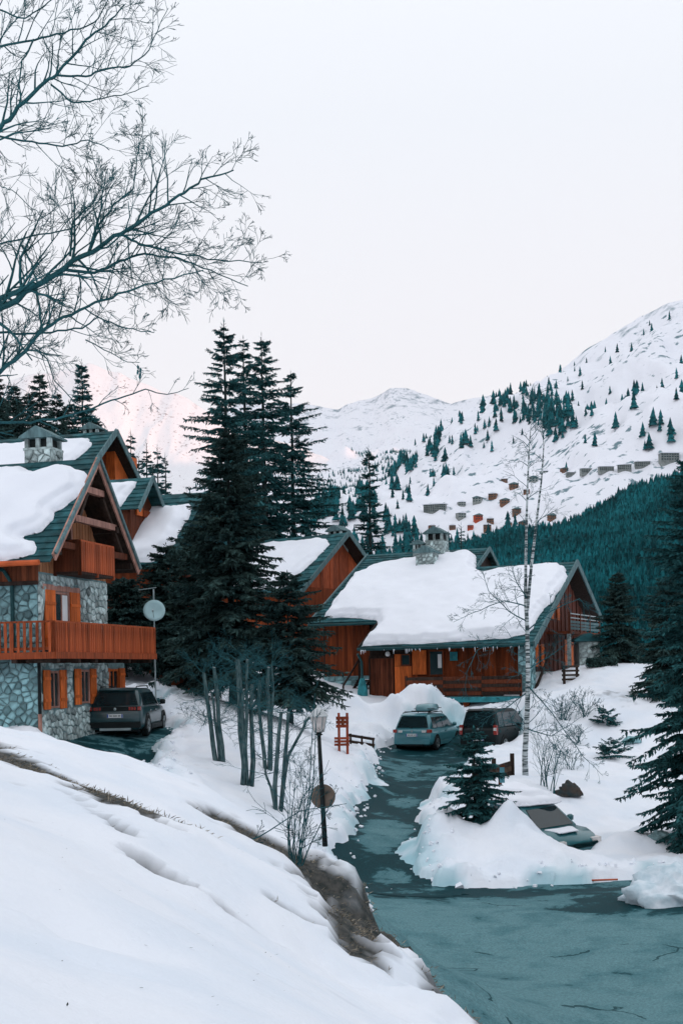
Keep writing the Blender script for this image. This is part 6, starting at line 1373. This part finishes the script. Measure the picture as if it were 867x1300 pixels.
# fence and shed beside the long chalet
fq = GS(716, 872); fn = empty('fence', fq); tag(fn, 'dark wooden railing below the gable end of the long chalet', 'fence'); fw = P(736, 868, fq.y).x - fq.x; fh = P(716, 845, fq.y).z - fq.z
for t_ in (0, 1): MB().box(fw * t_ - .06, fw * t_ + .06, -.06 + .8 * t_, .06 + .8 * t_, -.3, fh).build('post', M_dark, fn)
for i in range(4): MB().beam((-.1, 0, .2 + i * (fh - .25) / 3), (fw + .1, .8, .2 + i * (fh - .25) / 3), .05, .1).build('rail', M_dark, fn)
shd = GS(762, 853); shd.y += 3.0; shd.z = float(base_h(shd.x, shd.y)); sx = empty('stone_shed', shd); tag(sx, 'small pale stone shed beyond the long chalet, half hidden by the dark fir', 'shed')
bw2 = MB().box(-.5, .6, 0, 1.4, -.5, 1.55).build('wall', M_mortar_pale, sx); stone_wall(bw2, lambda q, z, d: (q, -d, z), -.5, .6, -.2, 1.55, .3, .22, M_stone_pale, [], 210)
MB().prism([(-.75, -.2, 1.55), (.85, -.2, 1.55), (.85, -.2, 1.62), (.05, -.2, 2.0), (-.75, -.2, 1.62)], (0, 1.8, 0)).build('roof', M_shingle, sx)
hd = GS(760, 852); o = empty('hedge', hd); tag(o, 'low dark clipped hedge before the pale stone shed', 'hedge'); gg = np.random.default_rng(8); n_ = 2600
O = np.stack([gg.uniform(-.6, .9, n_), gg.uniform(-.2, .3, n_), gg.uniform(0, .42, n_)], -1); Dd = norm(gg.normal(0, 1, (n_, 3))); V, Fq = diamonds(O, Dd, norm(np.cross(Dd, gg.normal(0, 1, (n_, 3)))), np.full(n_, .12), np.full(n_, .03)); link('foliage', np_mesh('foliage', V, Fq, M_needle_warm), o)

# ------------------------------------------------------------------ the village on the far slope
uu, tt_ = np.meshgrid(np.linspace(0, 1, 900), np.linspace(0, 1, 700)); pp = right.at(uu, tt_).reshape(-1, 3)
aa = pp[:, 0] * cR - pp[:, 2] * sR; bb_ = pp[:, 0] * sR + pp[:, 2] * cR; ppx = CX + F * aa / pp[:, 1]; ppy = CY - F * bb_ / pp[:, 1]
def on_slope(x, y): i = int(np.argmin((ppx - x) ** 2 + (ppy - y) ** 2)); return Vector(pp[i])
M_wallfar = mat('far_wall', (.26, .28, .27), .9, .3, .2); M_wallred = mat('far_red_wall', (.42, .075, .035), .8, .3, .2); M_wallbrown = mat('far_brown_wall', (.19, .095, .060), .85, .3, .2); M_rooffar = mat('far_roof', (.10, .17, .18), .85, .3, .2); M_winfar = mat('far_window', (.015, .05, .06), .3, .2, .5)
def far_house(px, py, wpx, hpx, m, rz, label, group='houses of the far village', floors=2, cols=4, name='village_house', depth=.7, snowr=True):
    p = on_slope(px, py); k = p.y / F * (.78 if name == 'village_house' else .85); w, h = wpx * k, hpx * k; d = w * depth; o = empty(name, p, rz); tag(o, label, 'building' if name == 'apartment_block' else 'house', group)
    MB().box(-w / 2, w / 2, -d / 2, d / 2, -h * .8, h).build('wall', m, o)
    rh = h * (.42 if name == 'village_house' else .14); ov = w * .07
    MB().prism([(-w / 2 - ov, -d / 2 - ov, h), (w / 2 + ov, -d / 2 - ov, h), (w / 2 + ov, -d / 2 - ov, h + .4), (0, -d / 2 - ov, h + rh), (-w / 2 - ov, -d / 2 - ov, h + .4)], (0, d + 2 * ov, 0)).build('roof', M_rooffar if not snowr else M_snow, o)
    for f in range(floors):
        for c in range(cols):
            x = -w / 2 + w * (c + .5) / cols; z = h * (f + .3) / floors; ww = w / cols * .28; hh = h / floors * .25
            MB().box(x - ww, x + ww, -d / 2 - .25, -d / 2 + .1, z, z + 2 * hh).build('window', M_winfar, o)
        if name == 'apartment_block': MB().box(-w / 2, w / 2, -d / 2 - 1.2, -d / 2, h * f / floors - .2, h * f / floors + .5).build('balcony', M_wallfar, o)
    return o
far_house(552, 650, 33, 11, M_wallfar, -.25, 'long pale apartment block with rows of windows on the far slope', floors=4, cols=10, name='apartment_block', depth=.35)
far_house(607, 661, 13, 8, M_wallred, .3, 'bright orange red chalet in the far village', floors=2, cols=3, snowr=False)
VH = [(622,664,11,7,1),(585,658,14,8,0),(618,673,12,8,1),(597,672,9,6,2),(640,640,14,7,1),(625,632,13,7,1),(606,638,14,7,0),(586,642,12,6,0),(655,652,12,7,1),(664,668,13,7,1),(645,668,10,6,1),(574,672,10,6,1),(560,690,11,7,2),(575,694,10,7,2),(590,692,11,6,2),(652,620,14,7,1),(676,612,14,7,0),(690,604,12,7,0),(700,660,12,7,1),(716,600,11,6,1),(640,612,10,5,1),(668,626,10,6,1),(548,672,10,6,1),(535,700,10,6,1)]
ds = ['grey walled house', 'brown timber chalet', 'small red walled chalet']
where = ['beside the orange red chalet', 'below the long apartment block', 'under the orange red chalet', 'at the foot of the far village', 'in the middle of the far village', 'in the middle of the far village', 'above the orange red chalet', 'above the long apartment block', 'near the wood edge of the far village', 'near the wood edge of the far village', 'near the wood edge of the far village', 'below the long apartment block', 'just above the long snowy roof', 'just above the long snowy roof', 'just above the long snowy roof'] + ['along the upper road of the far village'] * 9
for i, (x, y, w, h, c) in enumerate(VH):
    far_house(x, y, w, h, (M_wallfar, M_wallbrown, M_wallred)[c], R.uniform(-.5, .5), 'snow roofed ' + ds[c] + ' ' + where[i], floors=2, cols=3, snowr=R.random() < .6)
for i, (x, y, w, h) in enumerate([(745,600,20,6),(768,598,22,6),(792,596,20,7),(815,592,22,7),(848,585,28,11),(880,578,26,10),(724,604,14,5)]):
    far_house(x, y, w, h, M_wallfar, R.uniform(-.15, .15), 'pale hotel block in the row along the upper road' if i != 4 else 'tallest pale hotel block at the end of the upper road', 'hotel blocks along the upper road', floors=3, cols=7, name='apartment_block', depth=.4)

# ------------------------------------------------------------------ dead grass on the bare earth of the bank
sel = np.nonzero((bare.ravel() > .45) & (GYm.ravel() < 27) & (GYm.ravel() > 6) & (np.abs(GXm.ravel()) < 9))[0]
gg = np.random.default_rng(12); pick = gg.choice(sel, min(14000, len(sel) * 3)); n_ = len(pick)
O = np.stack([GXm.ravel()[pick], GYm.ravel()[pick], Zg.ravel()[pick] - .01], -1) + gg.normal(0, .04, (n_, 3)) * [1, 1, .1]
Dd = gg.normal(0, 1, (n_, 3)); Dd[:, 2] = np.abs(Dd[:, 2]) * .5 + .1; Dd[:, 0] += .7; Dd[:, 1] -= .2; Dd = norm(Dd)
Ln = gg.uniform(.03, .11, n_); V, Fq = diamonds(O, Dd, norm(np.cross(Dd, gg.normal(0, 1, (n_, 3)))), Ln, np.full(n_, .006))
tag(link('grass', np_mesh('grass', V, Fq, mat('dead_grass', (.23, .20, .155), .9, .4, 3, island=.5))), 'flattened dead grass on the bare earth of the bank', 'grass', kind='stuff')

# ------------------------------------------------------------------ ploughed crumbs of snow along the road edges
gg = np.random.default_rng(21); Vc, Fc, oc = [], [], 0; box_v = np.array([(-1, -1, -1), (1, -1, -1), (1, 1, -1), (-1, 1, -1), (-.7, -.6, 1), (.6, -.7, 1), (.7, .6, .8), (-.6, .7, 1)]) * .5
box_f = np.array([(0, 3, 2, 1), (4, 5, 6, 7), (0, 1, 5, 4), (1, 2, 6, 5), (2, 3, 7, 6), (3, 0, 4, 7)])
cx = gg.uniform(-8, 14, 60000); cy = gg.uniform(18, 62, 60000); e_ = road_sd(cx, cy); ok_ = (e_ > -.9) & (e_ < .35) & (gg.random(60000) < .14 * np.exp(-np.abs(e_ + .15) * 2.5)); cx, cy = cx[ok_], cy[ok_]; cz = np.maximum(ground_h(cx, cy), base_h(cx, cy) + .01)
for x, y, z in zip(cx, cy, cz):
    s_ = gg.uniform(.03, .10) * (1.7 if gg.random() < .12 else 1); A_ = gg.normal(0, 1, (3, 3)); Q, _r = np.linalg.qr(A_); Vc.append(box_v * s_ * gg.uniform(.6, 1.3, 3) @ Q + [x, y, z + s_ * .2]); Fc.append(box_f + oc); oc += 8
tag(link('snow_crumbs', np_mesh('snow_crumbs', np.concatenate(Vc), np.concatenate(Fc), M_snow)), 'crumbs of ploughed snow along the edges of road and driveway', 'snow', kind='stuff')

# ------------------------------------------------------------------ bits of bark and twig fallen on the bank snow
gg = np.random.default_rng(31); n_ = 260; fx = gg.uniform(-6, 2, n_); fy = gg.uniform(4.5, 20, n_); O = np.stack([fx, fy, ground_h(fx, fy) + .004], -1); Dd = gg.normal(0, 1, (n_, 3)); Dd[:, 2] *= .12; Dd = norm(Dd)
V, Fq = diamonds(O, Dd, norm(np.cross(Dd, [[0, 0, 1.0]])), gg.uniform(.01, .055, n_), gg.uniform(.002, .006, n_)); tag(link('debris', np_mesh('debris', V, Fq, M_bark)), 'specks of bark and twig fallen on the bank snow', 'debris', kind='stuff')
